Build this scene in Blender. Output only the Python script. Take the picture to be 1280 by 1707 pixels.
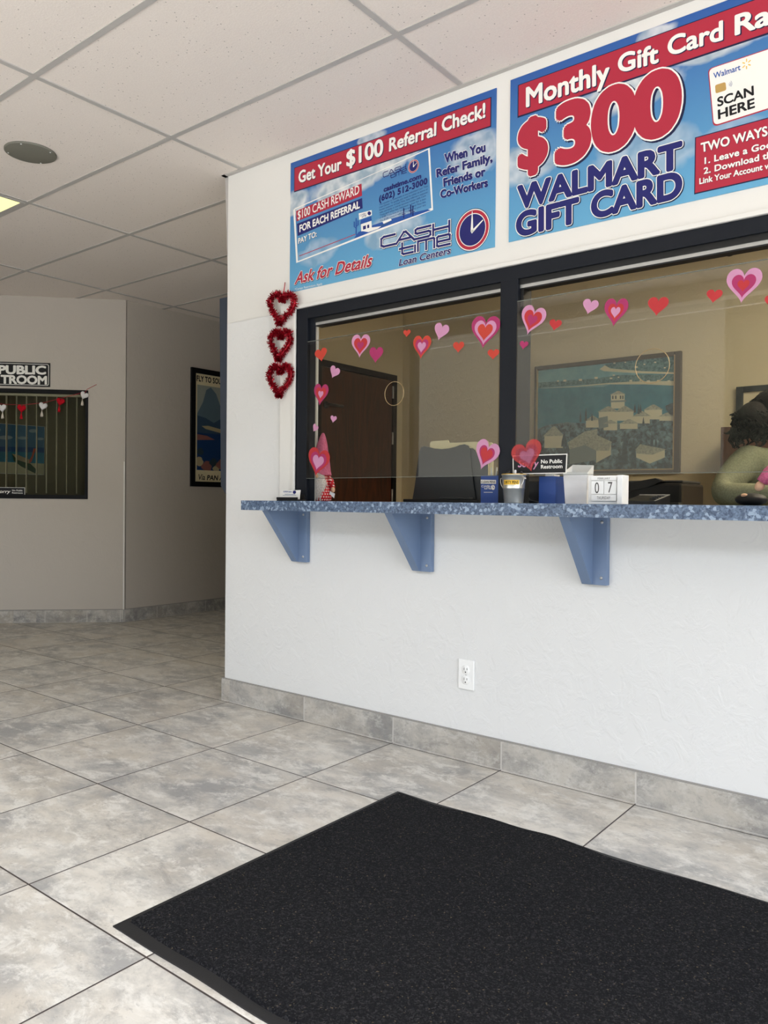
import bpy, bmesh, math, random
from mathutils import Vector, Matrix
random.seed(7)
D = bpy.data
for o in list(D.objects): D.objects.remove(o, do_unlink=True)
scn = bpy.context.scene
COL = scn.collection

# ---------------------------------------------------------------- camera
FPX = 1299.02
CAM = Vector((2.463, -2.563, 0.999))
FW = Vector((-0.61899, 0.78526, -0.0137)).normalized()
RT = Vector((0.785, 0.619, 0.0097)); RT = (RT - FW * RT.dot(FW)).normalized()
UP = RT.cross(FW)
camd = D.cameras.new('camera'); camo = D.objects.new('camera', camd); COL.objects.link(camo)
camd.sensor_fit = 'HORIZONTAL'; camd.sensor_width = 36.0; camd.lens = FPX * 36.0 / 1280.0
camd.clip_start = 0.02
M = Matrix((RT, UP, -FW)).transposed().to_4x4(); M.translation = CAM
camo.matrix_world = M
scn.camera = camo
scn.view_settings.view_transform = 'Standard'
scn.view_settings.look = 'None'
scn.view_settings.gamma = 1.0
scn.view_settings.use_curve_mapping = False
scn.view_settings.exposure = 0.68

# ---------------------------------------------------------------- light
SKY = 3.6            # daylight outside the shop windows
LAMP = 1.0           # ceiling light diffusers
OFFICE_LAMP = 19.0
world = D.worlds.new('world'); scn.world = world; world.use_nodes = True
bg = world.node_tree.nodes['Background']
bg.inputs[0].default_value = (0.855, 0.915, 1.0, 1); bg.inputs[1].default_value = SKY
H = 2.605            # ceiling height
YF = -3.3            # shop front
XR = 4.3             # right wall
XG = -1.87           # left end of the shop front glazing
def portal(name, loc, rot, sx, sy):
    l = D.lights.new(name, 'AREA'); l.shape = 'RECTANGLE'; l.size = sx; l.size_y = sy
    l.cycles.is_portal = True
    o = D.objects.new(name, l); o.location = loc; o.rotation_euler = rot; COL.objects.link(o)
portal('daylight_front', ((XG + XR) / 2, YF - .06, 1.27), (math.radians(90), 0, 0), XR - XG, 2.4)
portal('daylight_side', (XR + .06, (YF - .35) / 2, 1.27), (math.radians(90), 0, math.radians(90)), -.35 - YF, 2.4)

sun = D.lights.new('sun', 'SUN'); sun.energy = 8.6; sun.angle = math.radians(1); sun.color = (1, .955, .91)
suno = D.objects.new('sun', sun); suno.rotation_euler = (math.radians(-38), 0, math.radians(12)); COL.objects.link(suno)   # high sun behind the building: it lights the street, not the room
def ray(x, y): return FW * FPX + RT * (x - 640) - UP * (y - 853.5)
def onY(x, y, Y=0.0):
    d = ray(x, y); return CAM + d * ((Y - CAM.y) / d.y)
def onX(x, y, X):
    d = ray(x, y); return CAM + d * ((X - CAM.x) / d.x)
def onZ(x, y, Z):
    d = ray(x, y); return CAM + d * ((Z - CAM.z) / d.z)
def onP(x, y, a, n):
    d = ray(x, y); return CAM + d * ((a - CAM).dot(n) / d.dot(n))

# ---------------------------------------------------------------- materials
def srgb(r, g, b):
    def c(v):
        v /= 255.0
        return v / 12.92 if v <= 0.04045 else ((v + 0.055) / 1.055) ** 2.4
    return (c(r), c(g), c(b), 1.0)
class NT:
    def __init__(self, name):
        self.m = D.materials.new(name); self.m.use_nodes = True
        self.t = self.m.node_tree; self.t.nodes.clear()
        self.out = self.t.nodes.new('ShaderNodeOutputMaterial')
    def n(self, typ, props=None, **ins):
        nd = self.t.nodes.new('ShaderNode' + typ)
        for k, v in (props or {}).items(): setattr(nd, k, v)
        for k, v in ins.items():
            key = int(k[1:]) if k[0] == 'i' and k[1:].isdigit() else k.replace('_', ' ')
            s = nd.inputs[key]
            if hasattr(v, 'is_output') or isinstance(v, bpy.types.NodeSocket): self.t.links.new(v, s)
            else: s.default_value = v
        return nd
    def math(self, op, a, b=0.0, c=0.0, clamp=False):
        nd = self.n('Math', {'operation': op, 'use_clamp': clamp}, i0=a, i1=b, i2=c); return nd.outputs[0]
    def mix(self, f, a, b, mode='MIX'):
        nd = self.t.nodes.new('ShaderNodeMix'); nd.data_type = 'RGBA'; nd.blend_type = mode
        for s, v in ((nd.inputs[0], f), (nd.inputs[6], a), (nd.inputs[7], b)):
            if isinstance(v, bpy.types.NodeSocket): self.t.links.new(v, s)
            else: s.default_value = v
        return nd.outputs[2]
    def ramp(self, f, a, b):
        nd = self.n('MapRange', {'clamp': True}, i0=f, i1=a, i2=b, i3=0.0, i4=1.0); return nd.outputs[0]
    def noise(self, vec, scale, detail=3.0, rough=0.55, dist=0.0):
        nd = self.n('TexNoise', None, Scale=scale, Detail=detail, Roughness=rough, Distortion=dist)
        if vec is not None: self.t.links.new(vec, nd.inputs['Vector'])
        return nd.outputs[0]
    def bsdf(self, **k):
        b = self.n('BsdfPrincipled', None, **k)
        self.t.links.new(b.outputs[0], self.out.inputs[0]); return b
    def bump(self, h, strength, dist):
        return self.n('Bump', None, Strength=strength, Distance=dist, Height=h).outputs[0]
    def pos(self): return self.n('NewGeometry').outputs['Position']
    def obj(self): return self.n('TexCoord').outputs['Object']

def plain(name, col, rough=0.5, metal=0.0, var=0.06, scale=30.0, bump=0.0, spec=0.5):
    k = NT(name)
    nz = k.noise(k.pos(), scale, 4.0)
    dark = (col[0] * (1 - var), col[1] * (1 - var), col[2] * (1 - var), 1)
    lite = (min(1, col[0] * (1 + var)), min(1, col[1] * (1 + var)), min(1, col[2] * (1 + var)), 1)
    kw = dict(Base_Color=k.mix(nz, dark, lite), Roughness=rough, Metallic=metal)
    b = k.bsdf(**kw)
    b.inputs['Specular IOR Level'].default_value = spec
    if bump: k.t.links.new(k.bump(k.noise(k.pos(), scale * 6, 3.0), bump, 0.002), b.inputs['Normal'])
    return k.m
def ink(name, col, rough=0.45): return plain(name, col, rough, 0, 0.02, 8, 0, .3)

def wall_mat(name, col, strength=0.35):
    k = NT(name); p = k.pos()
    sc = k.n('Mapping', None, Vector=p, Scale=(1.0, 1.0, 0.75)).outputs[0]
    a = k.ramp(k.noise(sc, 16, 5.0, 0.6, 0.8), 0.46, 0.62)
    b = k.noise(sc, 70, 3.0)
    h = k.math('ADD', a, k.math('MULTIPLY', b, 0.25))
    big = k.noise(p, 0.9, 2.0)
    c2 = (col[0] * .95, col[1] * .95, col[2] * .94, 1)
    k.bsdf(Base_Color=k.mix(big, c2, col), Roughness=0.55, Normal=k.bump(h, strength, 0.004))
    return k.m

def tile_mat(name, tile, ox, oy, grout=True, gain=1.0):
    k = NT(name); p = k.pos()
    s = k.n('SeparateXYZ', None, Vector=p)
    ux = k.math('DIVIDE', k.math('SUBTRACT', s.outputs[0], ox), tile)
    uy = k.math('DIVIDE', k.math('SUBTRACT', s.outputs[1], oy), tile)
    ix, iy = k.math('FLOOR', ux), k.math('FLOOR', uy)
    cid = k.n('CombineXYZ', None, X=ix, Y=iy).outputs[0]
    wn = k.n('TexWhiteNoise', {'noise_dimensions': '3D'}, Vector=cid)
    off = k.n('VectorMath', {'operation': 'SCALE'}, Vector=wn.outputs['Color'], Scale=37.0).outputs[0]
    pv = k.n('VectorMath', {'operation': 'ADD'}, i0=p, i1=off).outputs[0]
    st = k.n('Mapping', None, Vector=pv, Scale=(1.0, 1.5, 1.5), Rotation=(0, 0, 0.5)).outputs[0]
    n1 = k.noise(st, 3.4, 12.0, 0.70, 0.25)
    n2 = k.noise(st, 9.0, 12.0, 0.78, 0.35)
    n3 = k.noise(st, 2.2, 8.0, 0.62, 0.2)
    n4 = k.noise(st, 5.0, 14.0, 0.80, 0.5)
    base = k.mix(k.ramp(n1, .40, .59), srgb(168, 166, 163), srgb(222, 216, 206))
    base = k.mix(k.math('MULTIPLY', k.ramp(n3, .46, .64), .6), base, srgb(208, 197, 181))
    base = k.mix(k.math('MULTIPLY', k.ramp(n2, .50, .60), .75), base, srgb(236, 232, 224))
    base = k.mix(k.math('MULTIPLY', k.ramp(n4, .54, .63), .50), base, srgb(138, 135, 133))
    base = k.mix(k.math('MULTIPLY', k.ramp(k.noise(st, 45.0, 8.0, .75), .56, .66), .35), base, srgb(120, 114, 108))
    base = k.mix(1.0, base, (gain, gain, gain, 1), 'MULTIPLY')
    if grout:
        fx, fy = k.math('FRACT', ux), k.math('FRACT', uy)
        ex = k.math('MINIMUM', fx, k.math('SUBTRACT', 1.0, fx))
        ey = k.math('MINIMUM', fy, k.math('SUBTRACT', 1.0, fy))
        e = k.math('MULTIPLY', k.math('MINIMUM', ex, ey), tile)
        g = k.ramp(e, .0019, .0028)
        col = k.mix(g, srgb(62, 54, 52), base)
        h = k.math('MINIMUM', k.math('DIVIDE', e, .006), 1.0)
        nb = k.n('Bump', None, Strength=.6, Distance=.0015, Height=h).outputs[0]
        nb2 = k.n('Bump', None, Strength=.12, Distance=.002, Height=n2, Normal=nb).outputs[0]
        b = k.bsdf(Base_Color=col, Roughness=k.math('SUBTRACT', .62, k.math('MULTIPLY', g, .20)), Normal=nb2)
    else:
        b = k.bsdf(Base_Color=base, Roughness=.42, Normal=k.bump(n2, .12, .002))
    b.inputs['Specular IOR Level'].default_value = .4
    return k.m

def ceiling_mat():
    k = NT('ceiling_tile_board'); p = k.pos()
    v = k.n('TexVoronoi', None, Vector=p, Scale=55.0, Randomness=1.0)
    sep = k.n('SeparateColor', None, Color=v.outputs['Color'])
    pit = k.math('MULTIPLY', k.math('LESS_THAN', v.outputs['Distance'], .14), k.math('GREATER_THAN', sep.outputs[0], .55))
    fine = k.noise(p, 160, 3.0)
    base = k.mix(fine, srgb(226, 216, 208), srgb(241, 232, 224))
    col = k.mix(k.math('MULTIPLY', pit, .55), base, srgb(120, 110, 100))
    k.bsdf(Base_Color=col, Roughness=.9, Normal=k.bump(k.math('SUBTRACT', fine, pit), .25, .003))
    return k.m

def counter_mat():
    k = NT('blue_speckled_laminate'); p = k.pos()
    v = k.n('TexVoronoi', None, Vector=p, Scale=210.0)
    v2 = k.n('TexVoronoi', None, Vector=p, Scale=105.0)
    a = k.n('SeparateColor', None, Color=v.outputs['Color']).outputs[0]
    b = k.n('SeparateColor', None, Color=v2.outputs['Color']).outputs[1]
    c = k.mix(a, srgb(56, 73, 97), srgb(102, 121, 147))
    c = k.mix(k.ramp(b, .80, .86), c, srgb(142, 160, 182))
    c = k.mix(k.math('MULTIPLY', k.ramp(k.noise(p, 60, 4.0), .55, .62), .7), c, srgb(48, 64, 90))
    k.bsdf(Base_Color=c, Roughness=.35)
    return k.m

def glassy(name, tint, rough=0.0, ior=1.5, boost=1.0):
    k = NT(name)
    bf = k.n('NewGeometry').outputs['Backfacing']
    fr = k.n('Fresnel', None, IOR=k.math('ADD', k.math('MULTIPLY', bf, 1.0 / ior - ior), ior)).outputs[0]
    f = k.math('MULTIPLY', fr, boost, clamp=True)
    t = k.n('BsdfTransparent', None, Color=tint).outputs[0]
    g = k.n('BsdfGlossy', None, Color=(1, 1, 1, 1), Roughness=rough).outputs[0]
    mx = k.n('MixShader', None, i0=f, i1=t, i2=g).outputs[0]
    k.t.links.new(mx, k.out.inputs[0]); return k.m
def film(name, col, alpha):
    k = NT(name)
    t = k.n('BsdfTransparent').outputs[0]
    b = k.n('BsdfPrincipled', None, Base_Color=col, Roughness=.3).outputs[0]
    mx = k.n('MixShader', None, i0=alpha, i1=t, i2=b).outputs[0]
    k.t.links.new(mx, k.out.inputs[0]); return k.m
def emit(name, col, s):
    k = NT(name)
    e = k.n('Emission', None, Color=col, Strength=s).outputs[0]
    k.t.links.new(e, k.out.inputs[0]); return k.m
def fabric(name, c1, c2, scale, bump=.5, rough=.95):
    k = NT(name); p = k.pos()
    n = k.noise(p, scale, 4.0, .7)
    b = k.bsdf(Base_Color=k.mix(k.ramp(n, .4, .6), c1, c2), Roughness=rough, Normal=k.bump(n, bump, .004))
    b.inputs['Specular IOR Level'].default_value = .15
    return k.m
def mat_pile():
    k = NT('black_carpet_pile'); p = k.pos()
    n = k.noise(p, 260, 3.0, .7); n2 = k.noise(p, 95, 3.0, .6); n0 = k.noise(p, 3.0, 3.0)
    v = k.n('TexVoronoi', None, Vector=p, Scale=330.0)
    r = k.n('SeparateColor', None, Color=v.outputs['Color']).outputs[0]
    c = k.mix(k.ramp(r, .35, 1.0), srgb(24, 24, 27), srgb(68, 67, 69))
    c = k.mix(k.ramp(n2, .35, .65), c, srgb(28, 28, 31))
    c = k.mix(k.math('MULTIPLY', k.ramp(r, .985, 1.0), .6), c, srgb(130, 115, 90))
    h = k.math('ADD', n, k.math('MULTIPLY', n2, .8))
    b = k.bsdf(Base_Color=c, Roughness=.95, Normal=k.bump(h, 1.0, .012))
    b.inputs['Specular IOR Level'].default_value = .12
    return k.m
def wood(name, c1, c2):
    k = NT(name); p = k.pos()
    mp = k.n('Mapping', None, Vector=p, Scale=(5, 5, .7)).outputs[0]
    n = k.noise(mp, 3.5, 6.0, .6, 1.5)
    k.bsdf(Base_Color=k.mix(k.ramp(n, .35, .65), c1, c2), Roughness=.4); return k.m
def poster_mat(name, x0, x1, z0, z1, clouds):
    k = NT(name); p = k.pos(); s = k.n('SeparateXYZ', None, Vector=p)
    u = k.math('DIVIDE', k.math('SUBTRACT', s.outputs[0], x0), x1 - x0)
    v = k.math('DIVIDE', k.math('SUBTRACT', s.outputs[2], z0), z1 - z0)
    g = k.mix(v, srgb(98, 166, 204), srgb(38, 88, 160))
    wob = k.noise(p, 17.0, 2.0, .45); wob2 = k.noise(p, 7.0, 2.0)
    tot = None
    for (cx, cy, rx, ry, amt) in clouds:
        dx = k.math('DIVIDE', k.math('SUBTRACT', u, cx), rx)
        dy = k.math('DIVIDE', k.math('SUBTRACT', v, cy), ry)
        d = k.math('ADD', k.math('MULTIPLY', dx, dx), k.math('MULTIPLY', dy, dy))
        d = k.math('ADD', d, k.math('MULTIPLY', k.math('SUBTRACT', wob, .5), 1.5))
        d = k.math('ADD', d, k.math('MULTIPLY', k.math('SUBTRACT', wob2, .5), 1.2))
        m = k.math('MULTIPLY', k.math('SUBTRACT', 1.0, k.ramp(d, .62, 1.10)), amt)
        tot = m if tot is None else k.math('MAXIMUM', tot, m)
    cc = k.mix(k.ramp(wob, .35, .65), srgb(150, 170, 184), srgb(226, 228, 226))
    k.bsdf(Base_Color=k.mix(tot, g, cc), Roughness=.3); return k.m

MT = {}
MT['wall'] = wall_mat('white_textured_plaster', srgb(227, 227, 226), .25)
MT['wall_smooth'] = plain('white_painted_board', srgb(228, 226, 221), .5, 0, .02, 3)
MT['office_wall'] = wall_mat('cream_office_plaster', srgb(205, 193, 165), .2)
MT['hall_wall'] = wall_mat('hall_plaster', srgb(193, 185, 175), .15)
MT['floor'] = tile_mat('stone_look_floor_tile', .51, 0.0, -.0243, True, .83)
MT['base'] = tile_mat('stone_look_base_tile', .51, 0.0, -.0243, False, .67)
MT['grout'] = plain('pale_grout', srgb(196, 192, 186), .8)
MT['caulk_shadow'] = plain('caulk_gap_shadow', srgb(150, 146, 142), .8)  # strip on top of the base tiles, caulk's gap shadow put into its grey
MT['ceil'] = ceiling_mat()
MT['tbar'] = plain('ceiling_grid_metal', srgb(184, 180, 176), .5)
MT['counter'] = counter_mat()
MT['panel_paint'] = plain('dark_slate_paint', srgb(74, 84, 102), .5, 0, .06, 12)
MT['rest_wall'] = plain('olive_beige_plaster', srgb(128, 120, 94), .8)
MT['slate'] = plain('slate_blue_paint', srgb(110, 130, 160), .45, 0, .04, 12)
MT['alu_dark'] = plain('dark_bronze_aluminium', srgb(20, 24, 32), .55, 0, .05, 10, 0, .25)
MT['alu_black'] = plain('black_gasket', srgb(10, 11, 13), .5)
MT['alu'] = plain('bare_aluminium', srgb(190, 190, 188), .35, .6)
MT['acrylic'] = glassy('clear_acrylic', (.93, .94, .93, 1), .0, 1.5, 1.0)
MT['edge'] = plain('acrylic_cut_edge', srgb(120, 125, 118), .2)
MT['pic_glass'] = glassy('picture_glass', (.95, .96, .96, 1), 0, 1.5, .35)
MT['glass'] = glassy('window_glass', (.80, .80, .76, 1), 0, 1.5, .35)
MT['pile'] = mat_pile()
MT['rubber'] = plain('black_rubber', srgb(22, 22, 24), .6, 0, .1, 60, .2)
MT['white'] = ink('white_print', srgb(238, 236, 230))
MT['navy'] = ink('navy_print', srgb(34, 36, 104))
MT['red'] = ink('crimson_print', srgb(174, 44, 64))
MT['dark'] = ink('dark_print_shadow', srgb(24, 30, 66))
MT['black'] = ink('black_print', srgb(20, 20, 24))
MT['blueprint'] = ink('mid_blue_print', srgb(40, 84, 160))
MT['greyblue'] = ink('fine_print_blue', srgb(52, 84, 138))
MT['yellow'] = ink('yellow_print', srgb(236, 190, 60))
MT['gold'] = plain('gold_chip_print', srgb(196, 160, 92), .35, .3)
MT['plastic_white'] = plain('white_plastic', srgb(240, 240, 238), .3, 0, .01)
MT['plastic_black'] = plain('black_plastic', srgb(18, 19, 22), .4)
MT['plastic_grey'] = plain('dark_grey_plastic', srgb(48, 51, 54), .4)
MT['slot'] = plain('outlet_slot_dark', srgb(60, 58, 56), .6)
MT['steel'] = plain('galvanised_steel', srgb(222, 220, 212), .28, .92, .15, 40)
MT['blue_card'] = plain('blue_cardboard', srgb(36, 74, 150), .45)
MT['manila'] = plain('manila_card', srgb(236, 222, 176), .7)
MT['paper'] = plain('white_paper', srgb(232, 232, 236), .7)
MT['pink'] = plain('light_pink_vinyl', srgb(200, 142, 176), .5, 0, .06, 30, 0, .3)
MT['magenta'] = plain('magenta_vinyl', srgb(166, 50, 100), .5, 0, .06, 30, 0, .3)
MT['hred'] = plain('red_vinyl', srgb(184, 52, 56), .5, 0, .06, 30, 0, .3)
MT['orange'] = plain('red_orange_vinyl', srgb(194, 66, 52), .5, 0, .06, 30, 0, .3)
MT['tinsel'] = plain('red_foil_tinsel', srgb(165, 16, 38), .25, .6, .3, 300)
MT['ribbon'] = plain('red_ribbon', srgb(190, 30, 50), .5)
MT['felt_white'] = fabric('white_felt', srgb(214, 212, 212), srgb(236, 234, 234), 220, .4)
MT['felt_red'] = fabric('red_felt', srgb(168, 14, 30), srgb(198, 26, 42), 220, .4)
MT['yarn'] = fabric('cream_yarn', srgb(214, 204, 188), srgb(232, 224, 210), 300, .5)
MT['frame_black'] = plain('black_frame_paint', srgb(12, 13, 17), .55, 0, .06, 30, 0, .2)
MT['frame_bronze'] = plain('bronze_frame_metal', srgb(78, 66, 50), .45, .3)
MT['frame_gold'] = plain('pale_gold_lip', srgb(176, 152, 112), .35, .4)
MT['door_wood'] = wood('dark_red_brown_wood', srgb(46, 22, 12), srgb(80, 40, 22))
MT['cab_wood'] = wood('brown_cabinet_wood', srgb(60, 36, 24), srgb(92, 58, 40))
MT['lamp'] = emit('lit_diffuser', (1.0, .92, .36, 1), LAMP)
MT['office_lamp'] = emit('office_diffuser', (1.0, .88, .66, 1), OFFICE_LAMP)
MT['grille'] = plain('speaker_grille', srgb(120, 118, 108), .6, 0, .3, 900, .4)
MT['skin'] = plain('skin', srgb(150, 96, 74), .5)
MT['hair'] = fabric('dark_brown_hair', srgb(14, 10, 9), srgb(34, 26, 21), 180, .8, .8)
MT['shirt'] = fabric('sage_green_jersey', srgb(112, 113, 90), srgb(128, 129, 104), 160, .25)
MT['trouser'] = fabric('dark_trousers', srgb(30, 32, 38), srgb(42, 44, 50), 160, .3)
MT['gnome_hat'] = fabric('pink_plush', srgb(206, 96, 136), srgb(226, 124, 158), 120, .5)
MT['beard'] = fabric('white_fur', srgb(196, 186, 180), srgb(236, 230, 226), 260, .9)
MT['tan'] = plain('tan_plush', srgb(226, 182, 150), .9)
MT['slat'] = plain('blind_slat', srgb(232, 226, 204), .6)
MT['asphalt'] = plain('pale_concrete', srgb(190, 186, 178), .9)
MT['added_dark_block'] = fabric('dark_reflection_brown', srgb(32, 33, 27), srgb(58, 58, 48), 6, 1.0)  # grey-brown of the dark block added outside for the reflections
MT['street'] = plain('reflection_wall_grey', srgb(96, 93, 84), .9)
MT['flute'] = plain('cream_mat_board', srgb(226, 214, 176), .6)

def polka():
    k = NT('red_polka_dot_cloth'); p = k.pos()
    sx = k.n('SeparateXYZ', None, Vector=k.obj())
    ang = k.math('MULTIPLY', k.math('ARCTAN2', sx.outputs[1], sx.outputs[0]), 4.5)
    zz = k.math('MULTIPLY', sx.outputs[2], 75.0)
    mp = k.n('CombineXYZ', None, X=k.math('ADD', ang, k.math('MULTIPLY', k.math('FLOOR', zz), .5)), Y=0.0, Z=zz).outputs[0]
    fr = k.n('VectorMath', {'operation': 'FRACTION'}, Vector=mp).outputs[0]
    ce = k.n('VectorMath', {'operation': 'DISTANCE'}, i0=fr, i1=(.5, 0, .5)).outputs['Value']
    k.bsdf(Base_Color=k.mix(k.math('LESS_THAN', ce, .24), srgb(196, 22, 36), srgb(240, 236, 232)), Roughness=.8); return k.m
MT['polka'] = polka()

# ---------------------------------------------------------------- builders
BASE = {}
class MB:
    def __init__(self): self.v = []; self.f = []; self.mi = []; self.mats = []; self.sm = []
    def slot(self, m):
        m = MT[m] if isinstance(m, str) else m
        if m not in self.mats: self.mats.append(m)
        return self.mats.index(m)
    def add(self, vs, fs, m, smooth=False):
        o = len(self.v); s = self.slot(m)
        self.v += [tuple(x) for x in vs]
        for f in fs: self.f.append([i + o for i in f]); self.mi.append(s); self.sm.append(smooth)
    def box(self, x0, y0, z0, x1, y1, z1, m, T=None, bev=0.0):
        bm = bmesh.new()
        vs = [bm.verts.new(p) for p in ((x0, y0, z0), (x1, y0, z0), (x1, y1, z0), (x0, y1, z0), (x0, y0, z1), (x1, y0, z1), (x1, y1, z1), (x0, y1, z1))]
        for f in ((3, 2, 1, 0), (4, 5, 6, 7), (0, 1, 5, 4), (1, 2, 6, 5), (2, 3, 7, 6), (3, 0, 4, 7)): bm.faces.new([vs[i] for i in f])
        if bev: bmesh.ops.bevel(bm, geom=list(bm.edges), offset=bev, segments=2, affect='EDGES', profile=.5)
        self.bm(bm, m, T)
    def bm(self, bm, m, T=None, smooth=False):
        bm.verts.ensure_lookup_table()
        for i, v in enumerate(bm.verts): v.index = i
        vs = [(T @ v.co if T else v.co) for v in bm.verts]
        fs = [[v.index for v in f.verts] for f in bm.faces]
        self.add(vs, fs, m, smooth); bm.free()
    def prism(self, poly, d, m):
        """poly: list of 3-D points, extruded by vector d (closed solid)"""
        n = len(poly); d = Vector(d); P = [Vector(p) for p in poly]
        vs = P + [p + d for p in P]
        fs = [list(range(n))[::-1], [n + i for i in range(n)]] + [[i, (i + 1) % n, n + (i + 1) % n, n + i] for i in range(n)]
        self.add(vs, fs, m)
    def poly(self, pts, m): self.add(pts, [list(range(len(pts)))], m)
    def lathe(self, prof, c, m, n=32, axis='Z', smooth=True, cap=True):
        c = Vector(c); vs = []; fs = []
        for (r, h) in prof:
            for i in range(n):
                a = 2 * math.pi * i / n; x, y = r * math.cos(a), r * math.sin(a)
                vs.append(c + (Vector((x, y, h)) if axis == 'Z' else Vector((x, h, y)) if axis == 'Y' else Vector((h, x, y))))
        for j in range(len(prof) - 1):
            for i in range(n):
                k = (i + 1) % n; fs.append([j * n + i, j * n + k, (j + 1) * n + k, (j + 1) * n + i])
        if cap:
            fs.append(list(range(n))[::-1]); q = (len(prof) - 1) * n; fs.append([q + i for i in range(n)])
        self.add(vs, fs, m, smooth)
    def tube(self, pts, r, m, n=8, closed=False, smooth=True):
        P = [Vector(p) for p in pts]; N = len(P); R = r if isinstance(r, (list, tuple)) else [r] * N
        vs = []; fs = []; prev = None
        for i in range(N):
            a = P[(i + 1) % N] if (closed or i < N - 1) else P[i]
            b = P[i - 1] if (closed or i > 0) else P[i]
            t = (a - b).normalized()
            s = prev if prev else (Vector((0, 0, 1)) if abs(t.z) < .9 else Vector((1, 0, 0)))
            x = (s - t * s.dot(t)).normalized(); y = t.cross(x); prev = x
            for j in range(n):
                q = 2 * math.pi * j / n; vs.append(P[i] + (x * math.cos(q) + y * math.sin(q)) * R[i])
        for i in range(N if closed else N - 1):
            i2 = (i + 1) % N
            for j in range(n):
                k = (j + 1) % n; fs.append([i * n + j, i * n + k, i2 * n + k, i2 * n + j])
        if not closed: fs.append(list(range(n))[::-1]); fs.append([(N - 1) * n + j for j in range(n)])
        self.add(vs, fs, m, smooth)
    def ball(self, c, r, m, seg=20, T=None):
        bm = bmesh.new(); bmesh.ops.create_uvsphere(bm, u_segments=seg, v_segments=max(8, seg * 2 // 3), radius=1.0)
        r = r if isinstance(r, (list, tuple)) else (r, r, r)
        mt = Matrix.Translation(Vector(c)) @ (T or Matrix()) @ Matrix.Diagonal((r[0], r[1], r[2], 1))
        self.bm(bm, m, mt, True)
    def build(self, name, parent=None, base=None):
        b = BASE[parent.name] if parent else Vector(base if base is not None else (0, 0, 0))
        me = D.meshes.new(name)
        me.from_pydata([(v[0] - b.x, v[1] - b.y, v[2] - b.z) for v in self.v], [], self.f)
        for m in self.mats: me.materials.append(m)
        me.polygons.foreach_set('material_index', self.mi); me.polygons.foreach_set('use_smooth', self.sm)
        me.update()
        o = D.objects.new(name, me); COL.objects.link(o)
        if parent: o.parent = parent
        else: o.location = b
        BASE[o.name] = b
        return o
def tag(o, label, cat, group=None):
    o['label'] = label; o['category'] = cat
    if group: o['group'] = group
    return o
def thing(name, base, label, cat, group=None):
    o = D.objects.new(name, None); o.location = base; o.empty_display_size = .05; COL.objects.link(o)
    BASE[o.name] = Vector(base); return tag(o, label, cat, group)
def struct(mb, name):
    o = mb.build(name); o['kind'] = 'structure'; return o
def spart(mb, name, parent): return mb.build(name, parent)

# ---- lettering
_tc = {}
def text_raw(s, bold, res=3, space=1.0):
    key = (s, space)
    if key not in _tc:
        cu = D.curves.new('t', 'FONT'); cu.body = s; cu.resolution_u = 8 if len(s) < 5 else res; cu.space_character = space
        o = D.objects.new('t', cu); COL.objects.link(o)
        dg = bpy.context.evaluated_depsgraph_get(); dg.update()
        me = D.meshes.new_from_object(o.evaluated_get(dg))
        _tc[key] = ([(v.co.x, v.co.y) for v in me.vertices], [list(p.vertices) for p in me.polygons])
        D.objects.remove(o, do_unlink=True); D.curves.remove(cu); D.meshes.remove(me)
    vs, fs = _tc[key]
    if bold <= 0: return vs, fs
    V, F = list(vs), list(fs); n = len(vs); k = 8 if bold < .04 else 14      # heavier weight: the same outline stamped around itself
    for i in range(k):
        dx, dy = bold * math.cos(6.2832 * i / k), bold * math.sin(6.2832 * i / k); o = len(V)
        V += [(x + dx, y + dy, .00002 * (i + 1)) for x, y in vs]; F += [[q + o for q in f] for f in fs]
    return V, F
def capH(): 
    v, f = text_raw('H', 0.0); ys = [p[1] for p in v]; return max(ys)
CAPH = capH()
def text(mb, s, layers, P, L, R, C, shear=0.0, space=1.0, ref=.03):
    """layers: (material, bold, lift, (dx,dy) shift in cap heights); L baseline start, R baseline end, C cap-height point above L; P(px, lift)->3-D"""
    v0, _ = text_raw(s, ref, 3, space); xs = [p[0] for p in v0]; x0, x1 = min(xs), max(xs)
    for (m, bold, lift, sh) in layers:
        o, r, c = P(L, lift), P(R, lift), P(C, lift)
        ax = (r - o) / (x1 - x0); ay = (c - o) / CAPH
        vs, fs = text_raw(s, bold, 3, space)
        nz = (P(L, lift + .001) - o) * 1000.0
        mb.add([o + ax * (p[0] - x0 + shear * p[1] + sh[0] * CAPH) + ay * (p[1] + sh[1] * CAPH) + nz * (p[2] if len(p) > 2 else 0.0) for p in vs], fs, m)
def strokes(mb, polys, layers, P, L, R, C):
    for (m, w, lift, sh) in layers:
        o, r, c = P(L, lift), P(R, lift), P(C, lift); ax, ay = r - o, c - o
        asp = ax.length / ay.length; nz = (P(L, lift + .001) - o) * 1000.0; ct = 0
        for pl in polys:
            for a, b in zip(pl[:-1], pl[1:]):
                A = Vector((a[0] * asp, a[1])); B = Vector((b[0] * asp, b[1])); d = (B - A).normalized(); n = Vector((-d.y, d.x))
                A = A - d * w * .5; B = B + d * w * .5
                q = [A + n * w * .5, A - n * w * .5, B - n * w * .5, B + n * w * .5]
                ct += 1; mb.poly([o + ax * ((p.x + sh[0]) / asp) + ay * (p.y + sh[1]) + nz * (.00001 * ct) for p in q], m)
def heart_pts(n=40):
    pts = []
    for i in range(n):
        t = 2 * math.pi * i / n
        pts.append((math.sin(t) ** 3 / 2.0, (13 * math.cos(t) - 5 * math.cos(2 * t) - 2 * math.cos(3 * t) - math.cos(4 * t) + 2.5) / 29.0))
    return pts
HP = heart_pts()
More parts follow.
